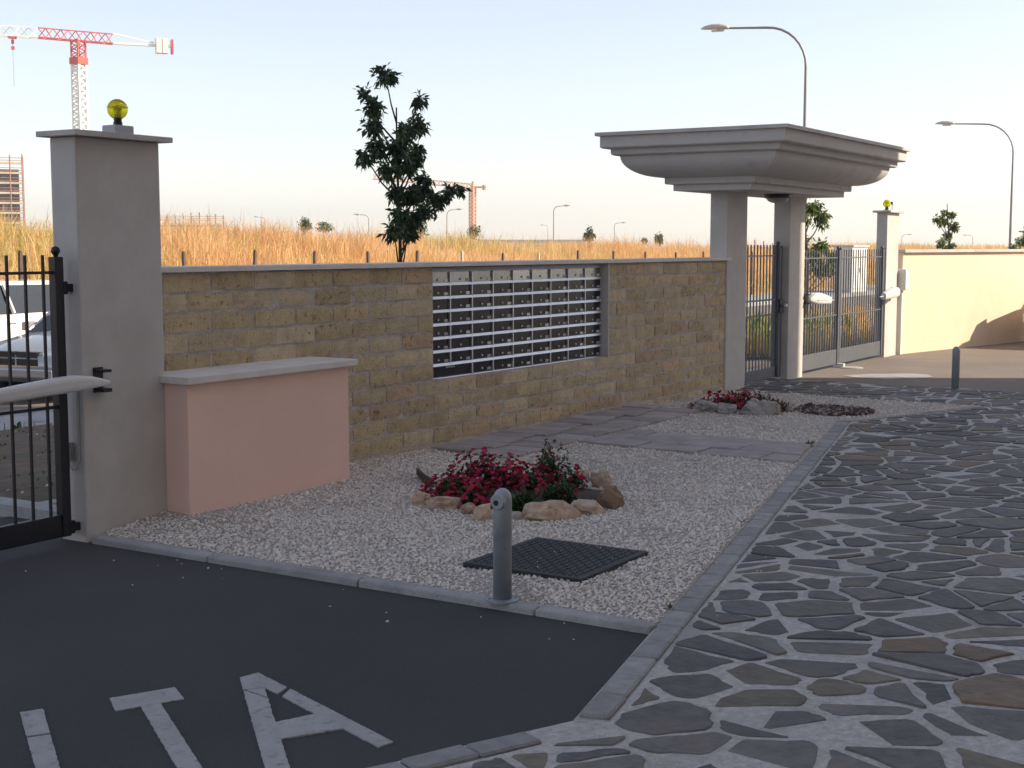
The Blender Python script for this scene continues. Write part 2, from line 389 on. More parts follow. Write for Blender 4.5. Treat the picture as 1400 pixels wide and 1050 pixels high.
def cells(x0, x1, y0, y1, r0, stretch, rnd):
    """irregular convex cells: a weighted Voronoi diagram of dart-thrown seeds, stretched across the yard"""
    ca, sa = math.cos(AZ+.25), math.sin(AZ+.25); pts = []; grid = {}; gs = r0
    tries = int((x1-x0)*(y1-y0)/r0**2*11)
    for _ in range(tries):
        x, y = rnd.uniform(x0-.5, x1+.5), rnd.uniform(y0-.5, y1+.5); u, v = (x*ca+y*sa)*stretch, -x*sa+y*ca
        rr = r0*rnd.choice([.62, .8, 1., 1., 1.2, 1.4]); k = (int(u//gs), int(v//gs)); ok = True
        for i in range(k[0]-2, k[0]+3):
            for j in range(k[1]-2, k[1]+3):
                for p in grid.get((i, j), ()):
                    if (p[0]-u)**2+(p[1]-v)**2 < (.5*(p[2]+rr))**2: ok = False; break
                if not ok: break
            if not ok: break
        if ok: grid.setdefault(k, []).append((u, v, rr)); pts.append((u, v, rr))
    out = []
    for u, v, rr in pts:
        k = (int(u//gs), int(v//gs)); B = 1.2; poly = [(u-B,v-B),(u+B,v-B),(u+B,v+B),(u-B,v+B)]
        nb = [p for i in range(k[0]-3, k[0]+4) for j in range(k[1]-3, k[1]+4) for p in grid.get((i, j), ()) if p[0] != u or p[1] != v]
        nb.sort(key=lambda p: (p[0]-u)**2+(p[1]-v)**2)
        for p in nb[:26]:
            a, b = p[0]-u, p[1]-v; c = (p[0]**2+p[1]**2-u*u-v*v-(p[2]**2-rr**2)*.22)/2
            poly = clip(poly, a, b, c)
            if len(poly) < 3: break
        if len(poly) >= 3: out.append([((p[0]/stretch)*ca-p[1]*sa, (p[0]/stretch)*sa+p[1]*ca) for p in poly])
    return out
raw = []
for cl in cells(1, 16.2, -2.9, 6.95, .265, 1.22, prnd):
    A_ = area(cl); todo = [cl]
    if A_ > .05 and prnd.random() < min(.75, (A_-.03)*7):
        c_ = np.mean(cl, 0); an = prnd.uniform(0, math.pi); n_ = (math.cos(an), math.sin(an))
        todo = [q for q in cut(cl, n_[0], n_[1], n_[0]*c_[0]+n_[1]*c_[1]+prnd.uniform(-.07, .07)) if len(q) >= 3]
    raw += todo
stones = []
for st in raw:
    A = area(st); pieces = [clipc(st, rg) for rg in regions.values()]; pieces = [p for p in pieces if len(p) >= 3]
    tot = sum(area(p) for p in pieces)
    if tot < .006: continue
    if tot > A*.995: pieces = [st]
    for p in pieces:
        if area(p) < .006: continue
        q = inset(p, .019)
        if not q or area(q) < .004: continue
        q = roundcorners(q, prnd)
        if len(q) >= 3: stones.append(q)
pave = MB()
for k in 'ABCD': pave.prism(regions[k], -.05, PZ-.004)
paving = tag(build('paved_yard', pave, 'mortar'), kind='structure')
def stone_geo(q, rnd):
    c = np.mean(q, 0); n = len(q); zt = PZ + rnd.uniform(-.004, .006); tx, ty = rnd.gauss(0, .011), rnd.gauss(0, .011)
    inn = [(c[0]+(x-c[0])*(1-.0045/max(.02, math.hypot(x-c[0], y-c[1]))), c[1]+(y-c[1])*(1-.0045/max(.02, math.hypot(x-c[0], y-c[1])))) for x, y in q]
    v = [(x, y, PZ-.03) for x, y in q]+[(x, y, zt-.003) for x, y in q]+[(x, y, zt+tx*(x-c[0])+ty*(y-c[1])) for x, y in inn]
    f = [(i,(i+1)%n,n+(i+1)%n,n+i) for i in range(n)]+[(n+i,n+(i+1)%n,2*n+(i+1)%n,2*n+i) for i in range(n)]+[tuple(range(2*n,3*n))]
    return v, f
def ccw(q):
    n = len(q); s = sum(q[i][0]*q[(i+1)%n][1]-q[(i+1)%n][0]*q[i][1] for i in range(n)); return q if s > 0 else q[::-1]
def pxarea(q):
    P = []
    for x, y in q:
        v = np.array([x, y, PZ])-CAM
        if v @ FW < .5: return 0
        P.append(proj((x, y, PZ)))
    c = np.mean(P, 0)
    return area(P) if -20 < c[0] < 1420 and c[1] < 1080 else 0
stones = [ccw(q) for q in stones]; stones.sort(key=pxarea, reverse=True)
rest = MB(); w = [.32, .26, .12, .16, .04, .10]
for i, q in enumerate(stones):
    v, f = stone_geo(q, prnd); k = prnd.choices(range(6), w)[0]
    if i < 300:
        c = np.mean(q, 0); b = MB().add(v, f)
        o = build('paving_stone', b, 'slate_%d' % k, paving, shift=(c[0], c[1], 0)); o.location = (c[0], c[1], 0)
    else: rest.add(v, f, k)
tag(build('paving_stones', rest, ['slate_%d' % k for k in range(6)], paving), kind='stuff')

# sett border along asphalt and gravel
border = tag(build('sett_border', MB().prism([(4.07,2.285),(12.47,bl(12.47)+.003),(12.47,bl(12.47)-SW-.03),(4.1,bl(4.07)-SW-.03)], -.05, PZ-.012)
             .prism([(4.07,2.285),(4.1,2.13),(1.0,3.5),(1.0,3.70)], -.05, PZ-.013), 'mortar'), kind='structure')
sett_mesh = []
for k in range(4):
    rr = random.Random(k); j = lambda s=.004: rr.uniform(-s, s)
    L_, W_ = .235, SW-.006
    b = MB(); b.add([(0+j(),0+j(),-.03),(L_+j(),0+j(),-.03),(L_+j(),W_+j(),-.03),(0+j(),W_+j(),-.03),(0+j(),0+j(),0),(L_+j(),0+j(),0),(L_+j(),W_+j(),0),(0+j(),W_+j(),0)],
          [(3,2,1,0),(4,5,6,7),(0,1,5,4),(1,2,6,5),(2,3,7,6),(3,0,4,7)])
    o = build('sett_mesh', b, 'sett', bevel=.008, seg=1); sett_mesh.append(o.data); bpy.data.objects.remove(o)
def setts(p0, p1, left):
    p0 = np.array(p0); p1 = np.array(p1); L = np.linalg.norm(p1-p0); d = (p1-p0)/L; n = int(L/.243); ang = math.atan2(d[1], d[0])
    for i in range(n):
        o = bpy.data.objects.new('sett', random.choice(sett_mesh)); COL.objects.link(o); o.parent = border
        q = p0+d*(i*.243+.004) + (np.array([d[1], -d[0]])*SW if not left else 0)
        o.location = (q[0], q[1], PZ+.004+random.uniform(-.002, .002)); o.rotation_euler = (random.gauss(0,.004), random.gauss(0,.004), ang+random.gauss(0,.006))
setts((4.1, bl(4.1)), (12.47, bl(12.47)), False)
setts((1.0, 3.68), (4.04, 2.285), False)

# ------------------------------------------------------------------ gravel bed
KX = 5.22                                                                            # outer face of the concrete kerb
def ggz(x, y):
    w = min(max((y-5.2)/1.0, 0), 1); r = min(max((13.6-x)/1.6, 0), 1)
    e = min(max((y-(bl(x)+.0))/.5, 0), 1)
    k = min(max((x-KX-.07)/.5, 0), 1)
    return .026 + .008*e + .012*k + .035*w*r*k + .008*fbm(x, y, 1.1, 5)*k*e
gx = np.concatenate([[KX+.05, KX+.06], np.linspace(KX+.07, 14.36, 90)]); gy = np.linspace(2.2, 6.3, 44)
gpoly = [(KX+.09, bl(KX+.09)), (12.47, bl(12.47)), (12.47, 4.09), (14.3, 3.36), (14.36, 6.3), (KX+.09, 6.3)]
def ingravel(x, y):
    if x < KX+.075 or x > 14.36 or y > 6.26: return False
    return y > (bl(x) if x < 12.47 else 4.09-(x-12.47)*.4)
mb = MB()
for x in gx:
    y0 = bl(x)-.012 if x < 12.47 else 4.085-(x-12.47)*.4
    for t in [0, .0001]+list(np.linspace(.002, 1, 28)):
        y = y0+(6.3-y0)*t; mb.v.append((x, y, ggz(x, y) if t > .00005 and x > KX+.055 else -.03))
for i in range(len(gx)-1):
    for j in range(29): mb.f.append((i*30+j, (i+1)*30+j, (i+1)*30+j+1, i*30+j+1)); mb.mi.append(0)
tag(build('gravel_bed', mb, 'gravel_base', smooth=True), kind='structure')
def pebbles(name, pts, size, mats, wts, label=None, cat=None, flat=.62, sink=.2, seed=1):
    r = np.random.default_rng(seed); n = len(pts)
    base = np.array([(1,0,0),(-1,0,0),(0,1,0),(0,-1,0),(0,0,1),(0,0,-1)], float)
    tri = np.array([(0,2,4),(2,1,4),(1,3,4),(3,0,4),(2,0,5),(1,2,5),(3,1,5),(0,3,5)])
    V = base[None]*(1+r.uniform(-.35, .35, (n,6,1)))
    sc = size*np.exp(r.normal(0, .28, (n,1,1)))*np.stack([r.uniform(.8,1.35,n), r.uniform(.65,1.05,n), np.full(n, flat)*r.uniform(.8,1.25,n)], -1)[:,None,:]
    V = V*sc
    ax = r.normal(0, .35, (n,2)); cz, sz = np.cos(r.uniform(0, 6.28, n)), 0; th = r.uniform(0, 6.283, n)
    c, s = np.cos(th), np.sin(th); x = V[...,0]*c[:,None]-V[...,1]*s[:,None]; y = V[...,0]*s[:,None]+V[...,1]*c[:,None]
    z = V[...,2]+x*ax[:,:1]+y*ax[:,1:]
    W = np.stack([x, y, z+size*flat*(1-sink)*.7], -1)+np.asarray(pts)[:,None,:]
    FA = (tri[None]+np.arange(n)[:,None,None]*6).reshape(-1,3)
    mi = np.repeat(r.choice(len(mats), n, p=wts), 8)
    o = rawmesh(name, W.reshape(-1,3), FA, mats, mi)
    return tag(o, label, cat, kind='stuff')
PATH = [(8.72, 12.25, 5.45, 6.2), (9.76, 10.72, 3.6, 5.45)]
def onpath(x, y):
    return any(a+.03 < x < b-.03 and c+.03 < y < d for a, b, c, d in PATH)
COV = (5.70, 6.42, 3.16, 3.84)
BED1 = (7.32, 4.86, .62, .62); DRAIN = (13.1, 4.45, .38)
pts = []
for (x0, x1, dens) in [(KX+.09, 8.6, 4200), (8.6, 11.5, 2400), (11.5, 14.36, 1500)]:
    n = int((x1-x0)*4.1*dens); X = rng.uniform(x0, x1, n); Y = rng.uniform(2.3, 6.26, n)
    for x, y in zip(X, Y):
        if not ingravel(x, y) or onpath(x, y): continue
        if COV[0] < x < COV[1] and COV[2] < y < COV[3]: continue
        if math.hypot(x-DRAIN[0], y-DRAIN[1]) < DRAIN[2]*.93: continue
        if 5.8 < x < 7.36 and y > 5.86: continue
        if x < 5.86 and y > 6.04: continue
        pts.append((x, y, ggz(x, y)))
pts = np.array(pts)
# bald, sparse places where the ground sheet shows
keep = np.array([fbm(p[0], p[1], 1.9, 11) > -.42 or rng.random() < .45 for p in pts])
pebbles('gravel', pts[keep], .0088, ['pebble_%d' % i for i in range(5)], [.3, .26, .16, .16, .12], 'pale crushed gravel covering the garden bed', 'gravel')
strag = np.array([(5.2-abs(rng.normal(0,.3)), rng.uniform(2.7, 6), .0) for _ in range(18)]+[(rng.uniform(COV[0], COV[1]), rng.uniform(COV[2], COV[3]), .068) for _ in range(14)]
                 + [(x, bl(x)-rng.uniform(0, .3), PZ+.004) for x in rng.uniform(5.4, 11, 40)])
pebbles('stray_gravel', strag, .0055, ['pebble_%d' % i for i in range(5)], [.3, .26, .16, .16, .12], 'loose pale chippings strayed onto asphalt and setts', 'gravel', seed=4)
th = rng.uniform(0, 6.283, 1500); rr = DRAIN[2]*np.sqrt(rng.uniform(0, 1, 1500))
pd = np.stack([DRAIN[0]+rr*np.cos(th), DRAIN[1]+rr*np.sin(th)], -1)
pebbles('lava_gravel', np.array([(x, y, ggz(x, y)+.005) for x, y in pd]), .02, ['lava', 'lava2', 'lava3'], [.35, .3, .35], 'round patch of dark red lava gravel near the crazy paving', 'gravel', seed=9)
# kerb between asphalt and gravel
kb = tag(build('garden_kerb', MB().box(KX+.02, KX+.07, 2.6, 6.0, -.05, .02), 'kerb_concrete'), kind='structure')
y = 2.56
for i, L in enumerate([.58, 1.0, 1.0, .88]):
    build('kerb_stone', MB().add(*(lambda a, b, s: ([(KX,a,-.06),(KX+.085,a,-.06),(KX+.085,b,-.06),(KX,b,-.06),(KX+.008,a,.034+s),(KX+.085,a,.036),(KX+.085,b,.036),(KX+.008,b,.034-s)],
          [(3,2,1,0),(4,5,6,7),(0,1,5,4),(1,2,6,5),(2,3,7,6),(3,0,4,7)]))(y, y+L-.006, .003*(-1)**i)), 'kerb_concrete', kb, bevel=.014, seg=3)
    y += L

# ------------------------------------------------------------------ slab path
path = tag(build('slab_path', MB().box(8.73, 12.24, 5.46, 6.2, 0, .05).prism([(9.77,bl(9.77)+.005),(10.71,bl(10.71)+.005),(10.71,5.462),(9.77,5.462)], 0, .03), 'gravel_base'), kind='structure')
def slab(x0, x1, y0, y1, y0b=None):
    y0b = y0 if y0b is None else y0b
    j = lambda: random.uniform(-.004, .004)
    z = max(ggz(a_, b_) for a_ in (x0, x1) for b_ in (y0, y1)) + .016 + random.uniform(-.003, .003)
    mb = MB().add([(x0,y0,0),(x1,y0b,0),(x1,y1,0),(x0,y1,0),(x0,y0,z+j()),(x1,y0b,z+j()),(x1,y1,z+j()),(x0,y1,z+j())],
                  [(3,2,1,0),(4,5,6,7),(0,1,5,4),(1,2,6,5),(2,3,7,6),(3,0,4,7)])
    build('slab', mb, 'path_stone', path, bevel=.006, seg=1)
x = 8.73
k = 0
while x < 12.2:
    wv = [.27, .25, .29, .26][k % 4]; xe = min(x+wv, 12.24)
    ys_ = [5.46, 5.46+[.40, .31, .36][k % 3], 6.19]
    for a, b in zip(ys_[:-1], ys_[1:]): slab(x+.005, xe-.005, a+.005, b-.005)
    x = xe; k += 1
y = 3.62
k = 0
for a, b, c in [(9.77, 10.09, 0), (10.09, 10.41, .22), (10.41, 10.71, .1)]:
    y = bl(a)+.012; first = True
    while y < 5.44:
        ye = min(y+(.3+c if first else .52), 5.452)
        if 5.452-ye < .12: ye = 5.452
        slab(a+.005, b-.005, y+.005, ye-.005, bl(b)+.017 if first else None); y = ye; first = False

# ------------------------------------------------------------------ tufa wall
W0 = np.array([5.83, 6.254]); W1 = np.array([14.36, 6.135]); wd = (W1-W0)/np.linalg.norm(W1-W0); wa = math.atan2(wd[1], wd[0])
wall = thing('brick_wall', (W0[0], W0[1], 0), 'long yellow tufa block wall with grey stone coping between pillar and portal', 'wall')
wall.rotation_euler = (0, 0, wa)
def wbuild(name, mb, m, parent=wall, **k): return build(name, mb, m, parent, shift=(0,0,0), **k)    # local: s along the wall, y depth
S = lambda X: (X-W0[0])/wd[0]
SL, SR = -.1, S(14.34)
MS0, MS1, MZ0 = S(8.83), S(11.635), .603
ZC, HC, PB = 1.486, .125, .3975
wbuild('mortar_bed', MB().box(SL, MS0, .007, .25, -.06, ZC).box(MS1, SR, .007, .25, -.06, ZC).box(MS0-.001, MS1+.001, .007, .249, -.06, MZ0).box(MS0-.001, MS1+.001, .12, .248, MZ0, ZC), 'wall_mortar')
wbuild('coping', MB().box(SL-.02, SR+.06, -.035, .29, ZC+.002, ZC+.036), 'coping_light', bevel=.004)
wbuild('jamb', MB().box(MS1-.004, MS1+.022, -.004, .13, MZ0-.002, ZC), 'coping', bevel=.003)
def brick_mesh(L, H, seed, m):
    r = random.Random(seed); nx_, nz_ = 4, 2; b = MB()
    idx = {}
    for j in range(nz_+1):
        for i in range(nx_+1):
            e = (i in (0, nx_)) + (j in (0, nz_))
            x = L*i/nx_ + r.uniform(-.004, .004); z = H*j/nz_ + r.uniform(-.004, .004)
            y = r.uniform(-.003, .002) + (.003 if e == 1 else .007 if e == 2 else 0)
            idx[i,j] = len(b.v); b.v.append((x, y, z))
    ring = [(i,0) for i in range(nx_)]+[(nx_,j) for j in range(nz_)]+[(i,nz_) for i in range(nx_,0,-1)]+[(0,j) for j in range(nz_,0,-1)]
    bk = {}
    for p in ring:
        v = b.v[idx[p]]; bk[p] = len(b.v); b.v.append((v[0], .05, v[2]))
    for j in range(nz_):
        for i in range(nx_): b.f.append((idx[i,j], idx[i+1,j], idx[i+1,j+1], idx[i,j+1])); b.mi.append(0)
    for k_ in range(len(ring)):
        p, q = ring[k_], ring[(k_+1) % len(ring)]; b.f.append((idx[p], bk[p], bk[q], idx[q])); b.mi.append(0)
    o = build('brick_mesh', b, m); me = o.data; bpy.data.objects.remove(o); return me
JW = .019
full = [brick_mesh(PB-JW, HC-JW, i, ['tufa', 'tufa_pale', 'tufa', 'tufa_red', 'tufa', 'tufa_pale'][i % 6]) for i in range(12)]
def bricks(s0, s1, z, off, k):
    s = off
    while s < s1:
        a, b = max(s, s0), min(s+PB, s1)
        if b-a > .05:
            if b-a > PB-.002: me = random.choice(full)
            else: me = brick_mesh(b-a-JW, HC-JW, int(a*1000)+k, random.choice(['tufa', 'tufa_pale', 'tufa']))
            o = bpy.data.objects.new('brick', me); COL.objects.link(o); o.parent = wall
            o.location = (a+JW/2, random.uniform(-.003, .002), z+JW/2); o.rotation_euler = (random.gauss(0,.006), random.gauss(0,.004), random.gauss(0,.006))
        s += PB
for k in range(12):
    z = ZC-(k+1)*HC; off = S(6.44)-6*PB - (0 if k % 2 == 0 else PB/2)
    if k < 7: bricks(SL+.1, MS0, z, off, k); bricks(MS1+.022, SR, z, off, k)
    else: bricks(SL+.1, SR, z, off, k)

# ------------------------------------------------------------------ letterboxes set into the wall
bank = thing('letterbox_bank', (W0[0], W0[1], 0), 'bank of glossy dark letterboxes with aluminium rails set in the tufa wall', 'letterboxes')
bank.rotation_euler = (0, 0, wa)
def lb(name, mb, m, parent=bank, **k): return build(name, mb, m, parent, shift=(0,0,0), **k)
FY = .07; NC, NR = 9, 8; MZ1 = 1.452
cw = (MS1-.01-MS0-.012)/NC; ch = (MZ1-MZ0)/NR; S0 = MS0+.006
lb('back_box', MB().box(S0-.004, MS1-.006, FY+.02, .13, MZ0, ZC-.004), 'grey_plastic')
lb('head_strip', MB().box(S0, MS1-.006, FY-.004, FY+.03, MZ1+.012, ZC-.008), 'grey_plastic')
for j in range(NR+1):
    z = MZ0+j*ch
    mb = MB()
    h = .018 if j else .01
    a, b = S0-.003, S0+NC*cw+.003
    mb.add([(a,FY+.03,z-.006),(b,FY+.03,z-.006),(b,FY-.014,z-.008),(a,FY-.014,z-.008),(a,FY+.03,z+h),(b,FY+.03,z+h),(b,FY-.006,z+h*.72),(a,FY-.006,z+h*.72)],
           [(0,1,2,3),(7,6,5,4),(3,2,6,7),(1,0,4,5),(0,3,7,4),(2,1,5,6)])
    lb('rail', mb, 'aluminium')
for i in range(NC+1):
    s = S0+i*cw
    z0 = MZ0+ch if i == 1 else MZ0
    lb('divider', MB().box(s-.006, s+.006, FY-.009, FY+.028, z0, MZ1), 'aluminium')
knob_me = tag_me = None
for j in range(NR):
    for i in range(NC):
        if j == 0 and i == 1: continue
        wdt = 2*cw if (j == 0 and i == 0) else cw
        a, b = S0+i*cw+.008, S0+i*cw+wdt-.008; z0, z1 = MZ0+j*ch+.014, MZ0+(j+1)*ch-.009
        ty = random.gauss(-.0005, .0012); tx = random.gauss(0, .002)
        c = ((a+b)/2, FY+.008, (z0+z1)/2)
        m = 'door_sky_sheen' if j == NR-1 else random.choice(['door_0', 'door_0', 'door_1', 'door_2'])
        mb = MB().box(a, b, FY+.006, FY+.022, z0, z1)
        d = build('door', mb, m, bank, shift=c); d.location = c; d.rotation_euler = (random.gauss(.0, .006), 0, random.gauss(0, .006))
        ROOTLOC[d.name] = np.array(c)
        if j == 0 and i == 0: 
            build('engraved_plate', MB().box(c[0]-.05, c[0]+.07, FY+.003, FY+.0062, z1-.02, z1-.008), 'grey_plastic', d); continue
        kx = (a+b)/2+.0*cw; kz = z0+.3*(z1-z0)
        kb_ = MB().lathe([(.0095, 0), (.0095, .006), (.006, .01)], (kx, FY+.006, kz), 8, M=Matrix.Rotation(R(90), 3, 'X'))
        build('knob', kb_, 'aluminium', d)
        if random.random() < .93:
            build('name_plate', MB().box(b-.065, b-.012, FY+.0025, FY+.006, z0+.006, z0+.028), 'name_tag' if random.random() < .55 else 'grey_plastic', d)

# ------------------------------------------------------------------ pink meter housing beside the pillar
def pinkblock():
    x0, y0, x1 = 5.842, 5.868, 7.34
    t = thing('meter_housing', (x0, y0, 0), 'low pink rendered housing with pale stone slab top against the wall', 'housing')
    build('body', MB().box(x0, x1, y0, 6.25, -.05, .845), 'render_pink', t, bevel=.008)
    build('slab_top', MB().box(x0-.035, x1+.05, y0-.045, 6.248, .846, .89), 'coping_light', t, bevel=.006)
pinkblock()

# ------------------------------------------------------------------ gate pillars with beacons
def pillar(x0, x1, y0, y1, z, lab, cap=.05):
    t = thing('gate_pillar', (x0, y0, 0), lab, 'pillar', 'gate pillars')
    build('shaft', MB().box(x0, x1, y0, y1, -.05, z), 'render_grey', t, bevel=.012)
    build('cap', MB().box(x0-cap, x1+cap, y0-cap*1.25, y1+cap, z+.001, z+.032), 'coping', t, bevel=.004)
    return t
P1 = pillar(5.23, 5.845, 6.05, 6.256, 2.243, 'tall grey rendered pillar beside the pink housing')
P2 = pillar(20.34, 20.93, 6.17, 6.33, 2.135, 'sunlit grey rendered pillar at the end of the double gate')
def beacon(x, y, z, lab, block=True):
    t = thing('beacon_lamp', (x, y, z), lab, 'lamp', 'gate warning lamps')
    if block: build('base_block', MB().box(x-.07, x+.07, y-.055, y+.055, z-.002, z+.055), 'grey_plastic', t, bevel=.008)
    else: build('base_block', MB().box(x-.05, x+.05, y-.04, y+.04, z-.002, z+.012), 'grey_plastic', t, bevel=.004)
    zz = z+(.054 if block else .011)
    build('socket', MB().lathe([(.026,0),(.026,.02),(.022,.024),(.024,.05)], (x, y, zz), 14), 'black', t, smooth=False)
    build('bulb_cluster', MB().lathe([(.012,.045),(.02,.07),(.02,.1),(.006,.115)], (x, y, zz), 10), 'lamp_glass', t, smooth=True)
    pr = [(.028,.042)]+[(.058*math.sin(a), .093-.058*math.cos(a)) for a in np.linspace(.6, 3.08, 14)]
    build('globe', MB().lathe(pr, (x, y, zz), 24), 'amber', t, smooth=True)
    build('seam_ring', MB().lathe([(.0585,0),(.0595,.002),(.0595,.004),(.0585,.006)], (x, y, zz+.1), 24), 'amber', t)
beacon(5.62, 6.14, 2.275, 'yellow globe warning lamp on the pillar beside the pink housing')
beacon(20.55, 6.25, 2.167, 'yellow globe warning lamp on the sunlit gate pillar', False)
t = thing('camera_post', (20.82, 6.25, 2.167), 'tiny white security camera on a stalk beside the sunlit lamp', 'camera')
build('stalk', MB().tube([(20.82,6.25,2.16),(20.82,6.25,2.27)], .008, 6), 'white_plastic', t)
build('body', MB().box(20.76, 20.9, 6.22, 6.28, 2.262, 2.305), 'white_plastic', t, bevel=.008)
build('lens', MB().box(20.745, 20.762, 6.225, 6.275, 2.266, 2.3), 'black', t)

# ------------------------------------------------------------------ entrance portal
def portal():
    t = thing('entrance_portal', (15.55, 6.22, 0), 'grey pedestrian entrance portal with two columns and a broad moulded canopy', 'portal')
    build('column', MB().box(14.325, 14.89, 6.12, 6.33, -.05, 2.26), 'render_grey', t, bevel=.012)
    build('column', MB().box(16.235, 16.77, 6.12, 6.33, -.05, 2.26), 'render_grey', t, bevel=.012)
    X0, X1, Y0, Y1 = 13.33, 17.62, 5.07, 7.25
    def ring(d, z): return [(X0+d,Y0+d,z),(X1-d,Y0+d,z),(X1-d,Y1-d,z),(X0+d,Y1-d,z)]
    prof = [(.637,2.247),(.637,2.312),(.63,2.317),(.571,2.318),(.566,2.326),(.565,2.382)]
    cove = [(.562-.358*math.sin(a)**1.0, 2.388+.228*(1-math.cos(a))) for a in np.linspace(0, math.pi/2, 12)]
    prof += cove+[(.155,2.619),(.134,2.63),(.1285,2.645),(.1285,2.688),(.062,2.692),(.045,2.704),(.0425,2.718),(.0425,2.824)]
    mb = MB(); mb.loft([ring(d, z) for d, z in prof])
    c = build('canopy', mb, 'render_canopy', t); 
    build('top_slab', MB().loft([ring(0,2.8245), ring(0,2.858), ring(.006,2.862)]), 'coping', c)
    return t
portal()
t = thing('ceiling_lamp', (15.5, 6.1, 2.247), 'round ceiling lamp with dark rim under the portal canopy', 'lamp')
build('rim', MB().lathe([(.15,-.045),(.16,-.04),(.16,.004)], (15.45, 5.98, 2.246), 24), 'black', t)
build('globe', MB().lathe([(.02,-.105),(.07,-.098),(.11,-.08),(.14,-.045)], (15.45, 5.98, 2.246), 24), 'grey_plastic', t, smooth=True)

# ------------------------------------------------------------------ gates
def gate(name, lab, cat, loc, x0, x1, Y, zb, zr, ztop, post_x, m, nb, mid=(.86,), post_w=.05, rail_h=.12, bar=.013, ends=(1, 1), th=.035, group=None):
    t = thing(name, loc, lab, cat, group)
    build('bottom_rail', MB().box(x0, x1, Y-th/2, Y+th/2, zb, zb+rail_h), m, t, bevel=.004)
    build('top_rail', MB().box(x0, x1, Y-.012, Y+.012, zr-.008, zr+.008), m, t)
    for z in mid: build('middle_rail', MB().box(x0, x1, Y-.014, Y+.014, z-.009, z+.009), m, t)
    for e, px_ in zip(ends, (x0, x1)):
        if e:
            s = 1 if px_ == x0 else -1; a, b = sorted((px_, px_+s*post_w))
            p = build('stile', MB().box(a, b, Y-post_w/2, Y+post_w/2, zb, ztop-.03), m, t, bevel=.004)
            build('finial', MB().lathe([(.012,0),(.013,.012),(.022,.022),(.026,.036),(.02,.052),(.006,.06)], ((a+b)/2, Y, ztop-.032), 12), m, p, smooth=True)
    for i in range(nb):
        x = x0+(x1-x0)*(i+1)/(nb+1)
        build('bar', MB().box(x-bar/2, x+bar/2, Y-bar/2, Y+bar/2, zb+rail_h-.004, ztop-.02), m, t)
    return t
gl = gate('swing_gate', 'black barred exit gate hinged on the pillar beside the pink housing', 'gate', (5.15,6.12,0), 2.95, 5.17, 6.13, .045, 1.505, 1.62, 5.17, 'dark_metal', 18, (.77,), .056, .125)
for z in (.09, 1.42):
    h = build('hinge', MB().box(5.165, 5.245, 6.1, 6.15, z-.022, z+.022).lathe([(.022,-.035),(.022,.035)], (5.185, 6.125, z), 10), 'dark_metal', gl)
gate('gate_leaf', 'grey barred driveway gate leaf hinged beside the portal column', 'gate', (16.8,6.2,0), 16.80, 18.36, 6.22, .05, 1.49, 1.62, 0, 'gate_grey', 15, (.72,), .06, .2, .014, (0, 1), group='driveway gate leaves')
gate('gate_leaf', 'grey barred driveway gate leaf hinged on the sunlit pillar', 'gate', (20.3,6.2,0), 18.375, 20.31, 6.22, .05, 1.49, 1.62, 0, 'gate_grey', 18, (.72,), .06, .2, .014, (1, 1), group='driveway gate leaves')
gp = gate('pedestrian_gate', 'slate grey barred walkway gate between the two portal columns', 'gate', (14.9,6.2,0), 14.91, 16.2, 6.24, .05, 1.53, 1.68, 0, 'gate_grey', 12, (.82, 1.0), .09, .13, .014, (1, 1))
build('lock_case', MB().box(16.09, 16.19, 6.17, 6.2, .84, 1.0), 'dark_metal', gp, bevel=.005)
build('knob', MB().lathe([(.012,0),(.012,.03),(.03,.04),(.03,.06),(.01,.07)], (16.14, 6.17, .92), 12, M=Matrix.Rotation(R(90), 3, 'X')), 'aluminium', gp, smooth=True)
t = thing('gate_stop', (18.4, 6.1, 0), 'small white gate stop on a pad under the driveway gate', 'gate stop')
build('pad', MB().lathe([(.16,0),(.16,.012),(.13,.02)], (18.33, 6.0, 0), 16), 'kerb_concrete', t)
build('block', MB().box(18.3, 18.37, 6.1, 6.25, 0, .06), 'white_plastic', t, bevel=.01)

